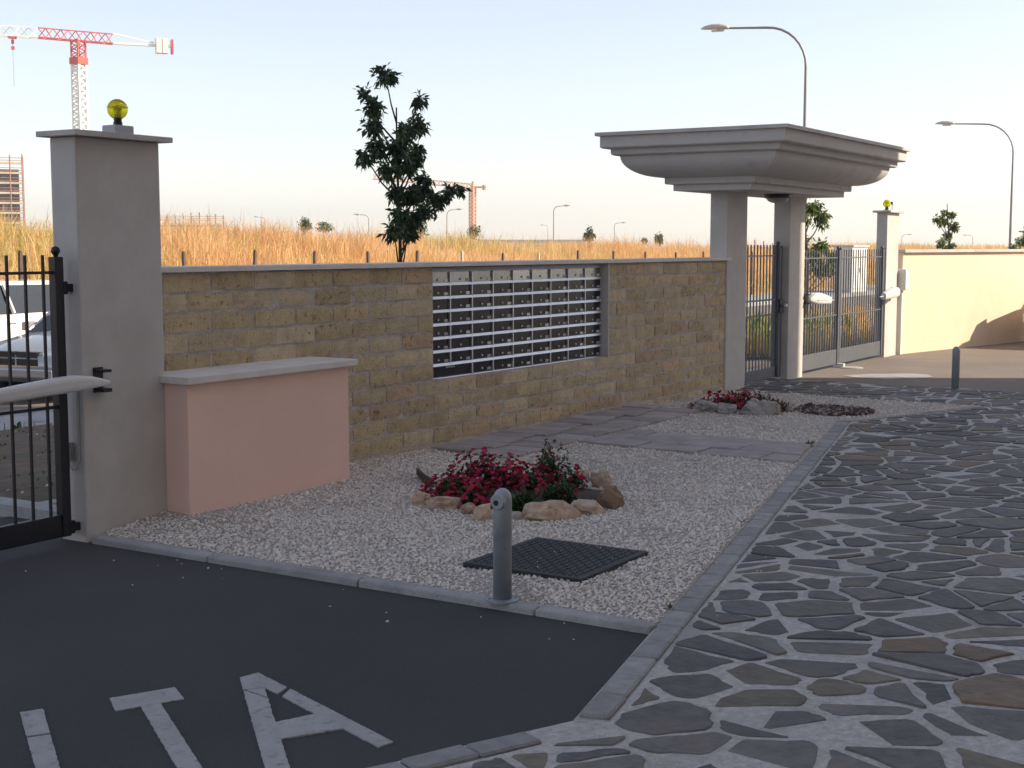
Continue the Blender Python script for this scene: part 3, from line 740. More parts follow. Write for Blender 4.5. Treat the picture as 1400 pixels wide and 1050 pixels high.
def operator(lab, loc, p0, p1, Y, z, m='white_plastic', r=.055, flip=1):
    """ram housing: long tapered case from the bracket p0 to the thin rod end p1"""
    t = thing('gate_operator', loc, lab, 'gate motor', 'gate motors')
    a = np.array([p0[0], p0[1], z]); b = np.array([p1[0], p1[1], z-.03]); d = b-a; L = np.linalg.norm(d); d /= L
    n = np.array([-d[1], d[0], 0]); rings = []
    for s, hw, hh, dz in [(-.01,.01,.012,-.012),(.04,.024,.026,-.006),(.12,.036,.042,.004),(.22,.044,.054,.01),(.35,.046,.055,.009),(.6,.042,.05,.002),(.82,.036,.042,-.006),(1.,.028,.034,-.014)]:
        c = a+d*L*s+np.array([0,0,dz]); ring = []
        for k in range(16):
            th_ = 2*math.pi*(k+.5)/16; cx_, cz_ = math.cos(th_), math.sin(th_)
            cx_ = math.copysign(abs(cx_)**.5, cx_); cz_ = math.copysign(abs(cz_)**.62, cz_)
            ring.append(c+n*hw*cx_*(r/.055)+np.array([0,0,1])*hh*cz_*(r/.055))
        rings.append(ring)
    h = build('housing', MB().loft(rings), m, t); fixn(h)
    sm = [a+d*L*q_+np.array([0,0,-.012])+n*(.0445 if q_ < .7 else .04)*sg_*(r/.055) for sg_ in (-1,) for q_ in (.16, .4, .7)]
    build('seam', MB().tube(sm, .004, 6), 'grey_plastic', h)
    e = a+d*L*1.02
    build('ram_rod', MB().tube([a+d*L*.97+[0,0,-.012], a+d*(L*1.25)+[0,0,-.012]], .012, 8), 'galvanised', t)
    sy = math.copysign(1, Y-p0[1])
    build('bracket', MB().box(p0[0]-.03, p0[0]+.03, min(p0[1], Y), max(p0[1], Y), z-.065, z-.045).box(p0[0]-.03, p0[0]+.03, min(p0[1], Y), max(p0[1], Y), z+.045, z+.06).box(p0[0]-.035, p0[0]+.035, Y-.006*(-sy if sy < 0 else 1), Y+.006, z-.07, z+.07), 'dark_metal', t)
    return t
operator('long white gate motor arm fixed to the pillar beside the pink housing', (5.36,6.0,.9), (5.34,5.97), (4.3,5.96), 6.052, .905, r=.045)
operator('short white gate motor beside the portal column', (16.72,6.1,.98), (16.80,6.05), (17.6,6.08), 6.122, .985, r=.075)
operator('sunlit white gate motor on the far pillar', (20.5,6.1,.98), (20.62,6.06), (19.95,6.08), 6.172, .965, r=.075)
# pillar wiring
t = thing('junction_box', (5.2,6.15,.5), 'small grey junction box with conduit and cable on the pillar side', 'junction box')
build('box', MB().box(5.192, 5.232, 6.135, 6.185, .46, .56), 'grey_plastic', t, bevel=.004)
build('conduit', MB().tube([(5.222,6.085,.46),(5.222,6.085,.86)], .008, 8), 'grey_plastic', t)
build('cable', MB().tube([(5.212,6.155,.462),(5.212,6.15,.425),(5.214,6.128,.405),(5.217,6.105,.412),(5.22,6.088,.45),(5.222,6.085,.47)], .004, 6), 'grey_plastic', t)
t = thing('control_box', (21.02,6.1,.8), 'white control box on a post beside the sunlit pillar', 'control box')
build('post', MB().box(21.0, 21.08, 6.12, 6.2, -.02, .98), 'kiosk', t, bevel=.006)
build('case', MB().box(20.94, 21.14, 6.05, 6.2, .98, 1.3), 'white_plastic', t, bevel=.02)

# ------------------------------------------------------------------ sunlit boundary wall
def wall2():
    a = G(1231, 484.5, 0)[:2]; b = G(1390, 468, 0)[:2]; d = (b-a)/np.linalg.norm(b-a); e = a+d*34; n = np.array([-d[1], d[0]])
    t = thing('boundary_wall', (a[0], a[1], 0), 'sunlit peach rendered boundary wall with white coping', 'wall')
    th_ = .22
    def pr(p, q, n0, n1, z0, z1): return MB().prism([tuple(p+n*n0), tuple(q+n*n0), tuple(q+n*n1), tuple(p+n*n1)], z0, z1)
    build('body', pr(a, e, 0, th_, -.05, 1.545), 'render_cream', t, bevel=.006)
    build('coping', pr(a-d*.03, e, -.055, th_+.055, 1.546, 1.592), 'coping', t, bevel=.006)
    return a, d
WA, WD = wall2()

# ------------------------------------------------------------------ painted letters on the asphalt
def letters():
    up = np.array([.49, .872]); grp = 'painted letters on the asphalt'
    def q(x, y): return G(x/2.5, 700+y/2.5, 0)[:2]
    def ext(p, r, L): d = (r-p)/np.linalg.norm(r-p); return p+d*L
    def quad(mb, *ps, z=.0045):
        out = []
        for a, b in zip(ps, ps[1:]+ps[:1]):
            a, b = np.array(a), np.array(b); k = max(2, int(np.linalg.norm(b-a)/.012))
            out += [tuple(a+(b-a)*i/k+rng.normal(0, .001, 2)*(i > 0)) for i in range(k)]
        mb.prism(out, -.003, z)
    def gapped(mb, tl, tr, bl_, br_, g):           # a stroke with a narrow stencil gap at fraction g
        a0, b0 = tl+(bl_-tl)*(g-.008), tr+(br_-tr)*(g-.008); a1, b1 = tl+(bl_-tl)*(g+.008), tr+(br_-tr)*(g+.008)
        quad(mb, tl, tr, b0, a0); quad(mb, a1, b1, br_, bl_)
    LH = 1.02
    mb = MB(); tl, tr = q(68,688), q(147,676); gapped(mb, tl, tr, ext(tl, q(120,875), LH), ext(tr, q(204,875), LH), .27)
    tag(build('painted_letter', mb, 'paint_white'), 'white painted letter I on the black asphalt', 'road marking', grp)
    mb = MB(); quad(mb, q(375,640), q(597,602), q(630,642), q(395,683))
    tl, tr = q(482,668), q(549,657); quad(mb, tl, tr, ext(tr, q(690,875), LH-.1), ext(tl, q(604,875), LH-.1))
    tag(build('painted_letter', mb, 'paint_white'), 'white painted letter T on the black asphalt', 'road marking', grp)
    mb = MB(); al, ar = q(820,570), q(885,553)
    lf0, lf1 = ext(al, q(905,875), LH), ext(q(905,605), q(990,875), LH-.12)
    gapped(mb, al, q(903,600), lf0, lf1, .145)
    r0, r1 = q(1345,790), q(1295,808)
    m0, m1 = ar+(r0-ar)*.26, q(903,600)+(r1-q(903,600))*.10
    quad(mb, al, ar, q(906,604), q(834,612), z=.0062)
    quad(mb, q(884,554), ar+(r0-ar)*.235, q(903,600)+(r1-q(903,600))*.13, q(904,604), z=.0054)
    quad(mb, ar+(r0-ar)*.262, r0, r1, q(965,634), z=.0054)
    quad(mb, q(930,726), q(1100,690), q(1176,744), q(955,781), z=.0062)
    tag(build('painted_letter', mb, 'paint_white'), 'white painted letter A on the black asphalt', 'road marking', grp)
letters()

# ------------------------------------------------------------------ manhole cover, photocell posts
t = thing('manhole_cover', (COV[0], COV[2], .05), 'square black cast iron cover lying in the gravel beside the photocell post', 'manhole cover')
pl = build('plate', MB().box(COV[0], COV[1], COV[2], COV[3], .03, .066), 'cast_iron', t, bevel=.004)
mb = MB(); nxs, nys = 18, 17
for i in range(nxs):
    for j in range(nys):
        cx_ = COV[0]+.03+(i+.5)*(COV[1]-COV[0]-.06)/nxs; cy_ = COV[2]+.03+(j+.5)*(COV[3]-COV[2]-.06)/nys
        l, w_ = (.015, .005) if (i+j) % 2 else (.005, .015)
        mb.add([(cx_-l,cy_-w_,.0655),(cx_+l,cy_-w_,.0655),(cx_+l,cy_+w_,.0655),(cx_-l,cy_+w_,.0655),(cx_-l*.8,cy_-w_*.6,.0705),(cx_+l*.8,cy_-w_*.6,.0705),(cx_+l*.8,cy_+w_*.6,.0705),(cx_-l*.8,cy_+w_*.6,.0705)],
               [(4,5,6,7),(0,1,5,4),(1,2,6,5),(2,3,7,6),(3,0,4,7)])
tag(build('tread_pattern', mb, 'cast_iron', pl), kind='stuff')

def post(x, y, z, sgn, h, lab):
    t = thing('photocell_post', (x, y, z), lab, 'post', 'photocell posts')
    r = .043
    prof = [(r,0),(r,h-.05)]+[(r*math.cos(a), h-.05+.05*math.sin(a)) for a in np.linspace(.2, 1.45, 7)]
    build('tube', MB().lathe(prof, (x, y, z), 24), 'galvanised', t, smooth=True)
    build('base_flange', MB().lathe([(.075,0),(.075,.008),(.055,.012)], (x, y, z-.002), 24), 'galvanised', t)
    M_ = Matrix.Rotation(R(90)*sgn, 3, 'Y')
    f = build('eye_disc', MB().lathe([(.037,-.02),(.037,.012),(.033,.017)], (x+sgn*.031, y, z+h-.058), 24, M=M_), 'galvanised', t)
    build('lens', MB().lathe([(.013,0),(.013,.003)], (x+sgn*.0475, y-.004*sgn, z+h-.062), 12, M=M_), 'black', f)
    for k in range(4):
        a = math.pi/4+k*math.pi/2; build('bolt', MB().lathe([(.006,0),(.006,.008)], (x+.062*math.cos(a), y+.062*math.sin(a), z+.006), 6), 'galvanised', t)
post(5.275, 3.335, .034, -1, .52, 'grey steel photocell post standing on the kerb beside the black cover')
post(16.17, 4.07, .004, 1, .5, 'grey steel photocell post at the edge of the sunlit driveway')
tag(build('post_footing', MB().lathe([(.22,-.02),(.2,.006),(.1,.012)], (16.2, 4.07, 0), 14), 'kerb_concrete', loc=(16.2,4.07,0)), 'pale concrete footing round the post beside the sunlit driveway', 'footing')

# ------------------------------------------------------------------ flower beds
def rock_mesh(seed, sx, sy, sz):
    r = random.Random(seed); bm = bmesh.new(); bmesh.ops.create_icosphere(bm, subdivisions=3, radius=1)
    o = r.uniform(0, 50)
    for v in bm.verts:
        p = v.co.copy(); n1 = mnoise.noise(p*1.1+Vector((o,o,o))); n2 = mnoise.noise(p*2.6+Vector((o,-o,o)))
        n3 = mnoise.noise(p*6+Vector((-o,o,o))); s = 1+.5*n1+.3*n2+.16*n3; v.co = Vector((math.copysign(abs(p.x)**.8, p.x)*sx*s, math.copysign(abs(p.y)**.8, p.y)*sy*s, math.copysign(abs(p.z)**.8, p.z)*sz*s))
    for _ in range(9):
        n_ = Vector((r.gauss(0,1), r.gauss(0,1), r.gauss(0,.8))).normalized(); lim = max((v.co.dot(n_) for v in bm.verts))*r.uniform(.62, .85)
        for v in bm.verts:
            e_ = v.co.dot(n_)-lim
            if e_ > 0: v.co -= n_*e_*.92
    return bm
def rock(px0, px1, pyt, pyb, m, lab, grp, dk=.75, rz=0., zs=1.):
    g = G((px0+px1)/2, pyb-1, .055); dpt = float((g-CAM) @ FW); u = dpt/F
    sx = (px1-px0)/2*u*1.32; h = max((pyb-pyt)*u*.8, .025)*zs; sy = sx*dk
    bm = rock_mesh(int(px0*7+pyb), sx, min(sy, .12), h*.85); me = bpy.data.meshes.new('border_rock'); bm.to_mesh(me); bm.free()
    me.materials.append(MATS[m]); o = _link('border_rock', me)
    o.location = (g[0]+.03, g[1]+.02, ggz(g[0], g[1])+h*.4); o.rotation_euler = (0, 0, AZ-math.pi/2+R(rz))
    return tag(o, lab, 'rock', grp)
B1 = 'rocks edging the large flower bed'; B2 = 'rocks edging the small flower bed'
for a in [(581,629,679,697,'rock_tan','flat tan rock at the edge of the large flower bed',.5,0), (633,652,690,704,'rock_tan','small knobbly tan rock next to the photocell post',.8,0),
          (648,671,690,712,'rock_tan','blocky tan rock half hidden behind the photocell post',.8,0), (693,715,697,712,'rock_white','small whitish rock between photocell post and long tan rock',.8,0),
          (718,790,686,710,'rock_tan','longest tan rock in front of the large flower bed',.35,14), (779,823,683,702,'rock_tan','pale tan rock between the longest and the roundest rock',.5,14),
          (820,850,665,693,'rock_brown','round pitted brown rock at the end of the large flower bed',.9,0), (808,834,646,668,'rock_tan','slanting slim tan rock behind the round brown rock',.4,-40),
          (786,807,645,657,'rock_tan','small orange tan rock behind the slanting slim rock',.6,0), (804,815,650,659,'rock_white','small grey rock wedged between two tan rocks',.8,0),
          (567,586,672,691,'rock_tan','narrow upright tan rock beside the dark curved edging',.6,0)]:
    rock(a[0], a[1], a[2], a[3], a[4], a[5], B1, a[6], a[7])
for a in [(952,986,551,564,'rock_white','flat grey rock under the magenta blooms of the small bed'), (984,1008,552,566,'rock_white','whitish rock in the middle of the small flower bed'),
          (1008,1044,550,567,'rock_white','broad grey rock with dry leaves before the small bed'), (1038,1066,549,567,'rock_white','steep pale rock at the end of the small flower bed')]:
    rock(*a[:6], B2, .7, 0, 1.1)
def edging():
    t = MB(); pts = [G(571,652,.05), G(577,659,.05), G(584,664,.05), G(592,668,.05)]
    t = MB()
    for a, b in zip(pts[:-1], pts[1:]): t.bar((a[0],a[1],.07), (b[0],b[1],.07), .018, .09)
    tag(build('bed_edging', t, 'timber', loc=tuple(pts[0])), 'dark curved edging piece at the end of the large flower bed', 'edging')
edging()
def mound(name, c, rx, ry, h, lab, rot=0):
    mb = MB(); n, m = 22, 6
    for i in range(m+1):
        r = i/m
        for k in range(n):
            a = 2*math.pi*k/n; e = 1+.12*math.sin(3*a+1)+.07*math.sin(5*a); x = rx*r*e*math.cos(a); y = ry*r*e*math.sin(a)
            X = c[0]+x*math.cos(rot)-y*math.sin(rot); Y = c[1]+x*math.sin(rot)+y*math.cos(rot)
            mb.v.append((X, Y, ggz(X, Y)+.012+h*(1-r*r)*(1+.4*fbm(X, Y, 9)) - (.03 if i == m else 0)))
    for i in range(m):
        for k in range(n): mb.f.append((i*n+k, (i+1)*n+k, (i+1)*n+(k+1)%n, i*n+(k+1)%n)); mb.mi.append(0)
    return tag(build(name, mb, 'soil', smooth=True), kind='structure')
bc = G(705, 676, .06); mound('flower_bed_soil', bc, .62, .40, .03, '', AZ-math.pi/2)
bc2 = G(1010, 556, .05); mound('flower_bed_soil', bc2, .42, .30, .03, '', AZ-math.pi/2)

def leaf_add(V, FA, MI, p, d, up, L, W, mi, fold=.25, droop=.2):
    """a leaf of four triangles folded along its midrib"""
    d = d/np.linalg.norm(d); s = np.cross(d, up); ns = np.linalg.norm(s)
    if ns < 1e-4: s = np.array([1.,0,0]); ns = 1
    s /= ns; u = np.cross(s, d); o = len(V)
    mid = p+d*L*.45; tip = p+d*L-np.array([0,0,L*droop])
    V += [p, mid+s*W/2+u*W*fold*.5, tip, mid-s*W/2+u*W*fold*.5, mid]
    FA += [(o,o+1,o+4),(o+1,o+2,o+4),(o+2,o+3,o+4),(o+3,o,o+4)]; MI += [mi]*4
def plant(px, py, rad, h, kind, lab, grp, nl=260, nf=40, fr=.026, seed=0):
    nl = int(nl*2.3); nf = int(nf*3.0); fr *= .66
    r = np.random.default_rng(seed+int(px)); g = G(px, py, .06); g[2] = ggz(g[0], g[1])+.01
    t = thing('flowering_plant' if nf else 'leafy_plant', tuple(g), lab, 'plant', grp)
    V, FA, MI = [], [], []
    leafm = {'red': ['herb', 'herb_dark'], 'pink': ['herb', 'herb_dark'], 'green': ['herb_dark', 'leaf_mid'], 'brown': ['dry_leaf', 'herb_dark']}[kind]
    for _ in range(nl):
        a = r.uniform(0, 6.283); e = math.acos(r.uniform(0, 1)); q = r.uniform(.35, 1.0)
        dv = np.array([math.sin(e)*math.cos(a), math.sin(e)*math.sin(a), math.cos(e)])
        p = dv*np.array([rad, rad, h])*q*(1+.25*math.sin(3*a+seed))
        dd = dv+r.normal(0, .55, 3); leaf_add(V, FA, MI, p, dd, np.array([0,0,1.]), r.uniform(.028,.05), r.uniform(.014,.024), int(r.random() < .45))
    f = rawmesh('foliage', np.array(V), np.array(FA), leafm, MI, t); tag(f, kind='stuff')
    mb = MB()
    for _ in range(7):
        a = r.uniform(0, 6.283); mb.tube([(g[0],g[1],g[2]-.02), (g[0]+rad*.4*math.cos(a), g[1]+rad*.4*math.sin(a), g[2]+h*.5), (g[0]+rad*.75*math.cos(a), g[1]+rad*.75*math.sin(a), g[2]+h*.65)], [.005,.004,.002], 5)
    build('stems', mb, 'herb', t)
    if nf:
        V, FA, MI = [], [], []
        pm = {'red': ['petal_red', 'petal_bright', 'petal_dark', 'petal_pink'], 'pink': ['petal_pink', 'petal_red', 'petal_pink', 'petal_dark'], 'green': ['petal_dark', 'petal_red', 'petal_dark', 'petal_red'], 'brown': ['petal_red']*4}[kind]
        for _ in range(nf):
            a = r.uniform(0, 6.283); e = math.acos(r.uniform(.12, 1)); dv = np.array([math.sin(e)*math.cos(a), math.sin(e)*math.sin(a), math.cos(e)])
            c = dv*np.array([rad, rad, h])*r.uniform(.97, 1.14)*(1+.25*math.sin(3*a+seed))
            nrm = dv+np.array([0,0,.5])+r.normal(0,.35,3); nrm /= np.linalg.norm(nrm)
            s = np.cross(nrm, [.3,.5,.8]); s /= np.linalg.norm(s); u = np.cross(nrm, s); R_ = fr*r.uniform(.75, 1.2); mi = int(r.choice(4, p=[.4,.3,.12,.18]))
            o = len(V); V.append(c-nrm*R_*.35)
            for k in range(10):
                th_ = 2*math.pi*k/10; rr_ = R_*(1. if k % 2 == 0 else .78); V.append(c+(s*math.cos(th_)+u*math.sin(th_))*rr_+nrm*R_*(.12 if k % 2 == 0 else .28))
            for k in range(10): FA.append((o, o+1+k, o+1+(k+1) % 10)); MI.append(mi)
        tag(rawmesh('blossoms', np.array(V), np.array(FA), pm, MI, t), kind='stuff')
    return t
PG = 'plants in the large flower bed'; PG2 = 'plants in the small flower bed'
plant(619, 681, .17, .13, 'red', 'low red petunia at the edging end of the large flower bed', PG, 260, 62)
plant(654, 668, .17, .21, 'pink', 'tallest pinkish red petunia mound in the large flower bed', PG, 280, 78, seed=1)
plant(693, 670, .15, .19, 'red', 'bright red petunia mound in the middle of the large bed', PG, 260, 66, seed=2)
plant(727, 675, .14, .16, 'red', 'red petunia between the tall green bush and green cushion', PG, 240, 52, seed=3)
plant(654, 692, .13, .11, 'red', 'low red petunia just behind the photocell post', PG, 220, 40, seed=4)
plant(752, 664, .125, .265, 'green', 'tall green bush with few dark red blooms in the large bed', PG, 420, 12, .02, seed=5)
plant(715, 697, .115, .11, 'green', 'rounded green cushion plant without blooms behind the pale rocks', PG, 330, 0, seed=6)
plant(764, 686, .135, .12, 'green', 'low green plant with few blooms by the long tan rock', PG, 320, 12, .02, seed=7)
plant(785, 670, .085, .14, 'red', 'small dark red petunia nearest the round brown rock', PG, 120, 18, .022, seed=8)
plant(990, 558, .2, .13, 'pink', 'magenta petunia in the small flower bed near the portal', PG2, 180, 44, .03, seed=9)
plant(1018, 556, .2, .13, 'red', 'dark red petunia in the small flower bed', PG2, 180, 30, .03, seed=10)
plant(1042, 556, .17, .11, 'green', 'green plant without blooms in the small flower bed', PG2, 200, 0, seed=11)
plant(1066, 560, .14, .08, 'brown', 'withered brown plant at the end of the small bed', PG2, 140, 0, seed=12)
plant(958, 559, .14, .05, 'brown', 'flat withered plant beside the magenta petunia', PG2, 100, 5, .02, seed=13)
def weed(px, py, lab, n=12, L=.07):
    g = G(px, py, .05); V, FA, MI = [], [], []; r = np.random.default_rng(int(px))
    for _ in range(n):
        a = r.uniform(0, 6.28); leaf_add(V, FA, MI, np.zeros(3), np.array([math.cos(a), math.sin(a), r.uniform(.3,1.2)]), np.array([0,0,1.]), L*r.uniform(.7,1.2), L*.25, 0)
    o = rawmesh('weed', np.array(V), np.array(FA), ['leaf_mid'], MI); o.location = (g[0], g[1], ggz(g[0], g[1])); tag(o, lab, 'weed', 'weeds in the gravel')
weed(1106, 608, 'small green weed where the slab path meets the setts', 14, .08); weed(916, 827, 'tiny weed in the gravel beside the setts near the kerb', 8, .04); weed(1015, 712, 'tiny weed in the gravel against the sett border', 7, .04)

# ------------------------------------------------------------------ trees
def tree_from(base, clumps, lab, grp, leaf_m, nleaf, LS=.11, trunk_r=.035, seed=0, top=None, wl=(.6, .3, .1)):
    r = np.random.default_rng(seed); base = np.array(base, float); t = thing('street_tree', tuple(base), lab, 'tree', grp)
    tz = top if top is not None else max(c[0][2] for c in clumps)
    lean = np.array([clumps[-1][0][0]-base[0], clumps[-1][0][1]-base[1], 0])*.4
    tp = [base+np.array([0,0,-.05])+lean*s+np.array([.02*math.sin(5*s), .02*math.cos(7*s), (tz-base[2])*s]) for s in np.linspace(0, .92, 9)]
    mb = MB().tube(tp, list(np.linspace(trunk_r, trunk_r*.25, 9)), 8)
    V, FA, MI = [], [], []
    for c, rad, wgt in clumps:
        c = np.array(c, float); s0 = np.clip((c[2]-base[2]-.35-.3*rad)/(tz-base[2])/.92, .08, .95); i = int(s0*8); p0 = tp[i]+(tp[min(i+1, 8)]-tp[i])*(s0*8-i)
        mid = (p0+c)/2+np.array([0,0,-.05])
        mb.tube([p0, mid, c, c+np.array([0,0,rad*.5])], [trunk_r*.38, trunk_r*.28, trunk_r*.16, .003], 6)
        n = int(nleaf*wgt); tw = max(3, int(n/9))
        for _ in range(tw):
            dv = r.normal(0, 1, 3); dv /= np.linalg.norm(dv); q = rad*r.uniform(.25, 1.0)*np.array([1,1,.9]); tipp = c+dv*q
            st = c+dv*q*.2; mb.tube([st, (st+tipp)/2+np.array([0,0,.02]), tipp], [.006,.004,.002], 4, cap=False)
            for k in range(9):
                p = st+(tipp-st)*r.uniform(.3, 1.02)+r.normal(0, .02, 3)
                dd = dv*.5+r.normal(0, .6, 3)+np.array([0,0,-.55])
                leaf_add(V, FA, MI, p-base, dd, r.normal(0,1,3), LS*r.uniform(.7,1.25), LS*r.uniform(.3,.46), int(r.choice(3, p=wl)), droop=.15)
    build('trunk', mb, 'bark', t)
    tag(rawmesh('crown', np.array(V), np.array(FA), leaf_m, MI, t), kind='stuff')
    return t
TG = 'young street trees along the verge'
def pxclumps(lst, Y, jit, seed):
    r = np.random.default_rng(seed); out = []
    for x, y, rp, w_ in lst:
        p = PY(x, y, Y); dpt = float((p-CAM) @ FW); p = p+np.array([.84,.54,0])*r.normal(0, jit); out.append((p, rp*dpt/F, w_))
    return out
Y_T = 8.6
lst = [(527,103,17,.5),(511,150,20,.5),(497,131,11,.2),(514,205-30,17,.5),(515,200,17,.5),(497,212,12,.35),(573,140,12,.3),(570,170,18,.5),(556,180,16,.4),(545,200,20,.7),(568,205,14,.4),
       (553,225,18,.6),(532,232,14,.5),(568,217,12,.3),(541,262,13,.4),(558,268,18,.6),(575,262,17,.6),(583,245,10,.25),(598,272,14,.45),(613,265,11,.3),(628,258,8,.15),(545,295,16,.5),(562,298,18,.6),(580,288,14,.4),(540,316,14,.45),(557,318,13,.4)]
tb = PY(541, 358, Y_T); 
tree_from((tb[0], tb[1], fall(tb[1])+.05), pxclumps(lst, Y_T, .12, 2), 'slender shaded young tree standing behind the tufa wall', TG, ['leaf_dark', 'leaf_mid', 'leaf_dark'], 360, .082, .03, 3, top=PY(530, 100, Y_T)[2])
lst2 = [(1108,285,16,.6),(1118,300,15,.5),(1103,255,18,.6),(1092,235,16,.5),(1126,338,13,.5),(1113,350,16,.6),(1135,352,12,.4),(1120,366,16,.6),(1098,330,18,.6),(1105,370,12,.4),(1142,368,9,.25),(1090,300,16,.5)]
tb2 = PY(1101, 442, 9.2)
tree_from((tb2[0], tb2[1], fall(tb2[1])+.05), pxclumps(lst2, 9.2, .25, 5), 'sunlit leafy young tree behind the driveway gate', TG, ['leaf_mid', 'leaf_sunlit', 'leaf_dark'], 520, .1, .042, 4, wl=(.4,.45,.15))
lst3 = [(1299,290,7,.4),(1297,302,10,.6),(1290,295,6,.3),(1303,310,8,.5),(1300,322,6,.4),(1292,333,9,.5),(1301,336,9,.5),(1288,300,5,.25)]
tb3 = PY(1300, 420, 9.2)
tree_from((tb3[0], tb3[1], fall(tb3[1])+.05), pxclumps(lst3, 9.2, .25, 6), 'thin young tree rising behind the peach boundary wall', TG, ['leaf_mid', 'leaf_sunlit', 'leaf_dark'], 330, .1, .035, 5, wl=(.4,.4,.2), top=PY(1300, 262, 9.2)[2])
lst4 = [(1397,330,9,.6),(1388,338,7,.4),(1403,320,10,.6),(1412,332,12,.7),(1405,345,10,.5)]
tb4 = PY(1404, 410, 9.4)
tree_from((tb4[0], tb4[1], fall(tb4[1])+.05), pxclumps(lst4, 9.4, .25, 7), 'young tree behind the boundary wall near the lamp post', TG, ['leaf_mid', 'leaf_sunlit', 'leaf_dark'], 240, .13, .04, 6, wl=(.4,.4,.2))

# distant shrubs on the field crest
def shrub(px, pyt, pyb, dist, wpx, lab):
    b = D(px, pyb, dist); u = dist/F; h = (pyb-pyt)*u; w_ = wpx*u; r = np.random.default_rng(int(px)); t = thing('field_shrub', (b[0], b[1], b[2]-.6), lab, 'shrub', 'shrubs on the field crest')
    V, FA, MI = [], [], []
    for _ in range(420):
        dv = r.normal(0, 1, 3); dv /= np.linalg.norm(dv); q = r.uniform(.5, 1)
        p = dv*q*np.array([w_/2, w_/2, h/2])*(1+.3*math.sin(dv[0]*4+px))+np.array([0,0,h*.5+.6])
        leaf_add(V, FA, MI, p, r.normal(0,1,3), r.normal(0,1,3), h*.2, h*.1, int(r.random() < .3))
    tag(rawmesh('crown', np.array(V), np.array(FA), ['leaf_far', 'leaf_mid'], MI, t), kind='stuff')
    build('trunk', MB().tube([(b[0],b[1],b[2]-.9),(b[0],b[1],b[2]+h*.6)], [h*.03, h*.015], 6), 'bark', t)
shrub(418, 299, 318, 60, 17, 'rounded dark green shrub on the golden field crest'); shrub(444, 303, 318, 62, 20, 'yellowish low shrub beside the rounded dark one')
shrub(572, 300, 326, 70, 22, 'green shrub on the crest just behind the slender tree'); shrub(648, 309, 326, 75, 17, 'small round shrub at the foot of the distant orange crane')
shrub(805, 312, 334, 80, 14, 'upright green shrub at the end of the long pale building'); shrub(881, 325, 336, 90, 8, 'tiny shrub on the far crest near the portal'); shrub(901, 320, 336, 90, 11, 'small shrub on the far crest closest to the portal')

# ------------------------------------------------------------------ dry grass
def blades(name, P, hgt, wid, mats, wts, lab, cat, seed, lean=.35, per=7, spread=.16):
    r = np.random.default_rng(seed); n = len(P)*per; B = np.repeat(P, per, 0)+np.concatenate([r.normal(0, spread, (n,2)), np.zeros((n,1))], 1)
    H = np.repeat(hgt, per)*r.uniform(.5, 1.15, n); th_ = r.uniform(0, 6.283, n); ln = np.abs(r.normal(0, lean, n))*H
    w_ = wid*r.uniform(.6, 1.4, n); ax = r.uniform(0, 6.283, n)
    s = np.stack([np.cos(ax)*w_/2, np.sin(ax)*w_/2, np.zeros(n)], -1); lv = np.stack([np.cos(th_)*ln, np.sin(th_)*ln, np.zeros(n)], -1)
    z = np.zeros((n,3)); z[:,2] = 1
    v0, v1 = B-s-z*.05, B+s-z*.05; m0 = B+lv*.35+z*H[:,None]*.6-s*.9; m1 = B+lv*.35+z*H[:,None]*.6+s*.9; tp = B+lv+z*H[:,None]
    V = np.stack([v0,v1,m1,m0,tp], 1).reshape(-1,3); o = np.arange(n)[:,None]*5
    FA = np.concatenate([o+np.array([[0,1,2]]), o+np.array([[0,2,3]]), o+np.array([[3,2,4]])], 1).reshape(-1,3)
    pick = r.choice(len(mats), len(P), p=wts)
    if len(mats) == 5:                                    # weeds and reddish stalks grow in patches
        for q in range(len(P)):
            f_ = fbm(P[q][0], P[q][1], .12, 7)
            if f_ > .28 and r.random() < .6: pick[q] = 4
            elif f_ < -.3 and r.random() < .6: pick[q] = 2
            elif fbm(P[q][0], P[q][1], .3, 17) > .25 and r.random() < .6: pick[q] = 3
    mi = np.repeat(np.repeat(pick, per), 3)
    sw = r.random(len(mi)//3) < .25; mi = mi.reshape(-1,3); mi[sw] = r.choice(len(mats), (sw.sum(),1), p=wts); 
    return tag(rawmesh(name, V, FA, mats, mi.ravel()), lab, cat, kind='stuff')
straws = ['straw_%d' % i for i in range(5)]
n = 19000
X = 9+np.concatenate([rng.uniform(0, 1, n)**1.25*95, rng.uniform(0, 1, 2500)*60-30]); Yg = 20.7+rng.beta(1.1, 1.2, len(X))*11.5
P = np.array([(x, y, bank_z(x, y)) for x, y in zip(X, Yg)]); hs_ = np.array([.6+.5*fbm(x, y, .2, 2)+.35*fbm(x, y, .9, 4)+(.45 if rng.random() < .03 else 0) for x, y in zip(X, Yg)]).clip(.22, 1.5)
blades('dry_grass', P, hs_, .016, straws, [.34,.26,.2,.13,.07], 'tall golden dry grass covering the bank across the road', 'grass', 3, lean=.42, per=9, spread=.2)
n = 5000; X = 90+rng.uniform(0, 1, n)**1.3*230; Yg = 20.7+rng.uniform(0, 1, n)*14
P = np.array([(x, y, bank_z(x, y)) for x, y in zip(X, Yg)])
blades('dry_grass', P, rng.uniform(.5, 1.0, n), .05, straws, [.34,.26,.2,.1,.1], 'distant golden dry grass at the far end of the bank', 'grass', 4, spread=.5)
n = 3800; X = 19.8+rng.uniform(0, 1, n)**1.4*40; Yg = rng.uniform(7.2, 11.8, n)
blades('verge_grass', np.array([(x, y, .06+fall(y)) for x, y in zip(X, Yg)]), rng.uniform(.12, .42, n), .012, straws, [.3,.2,.35,.05,.1], 'short dry grass on the sunlit verge behind the gate', 'grass', 5, spread=.1)
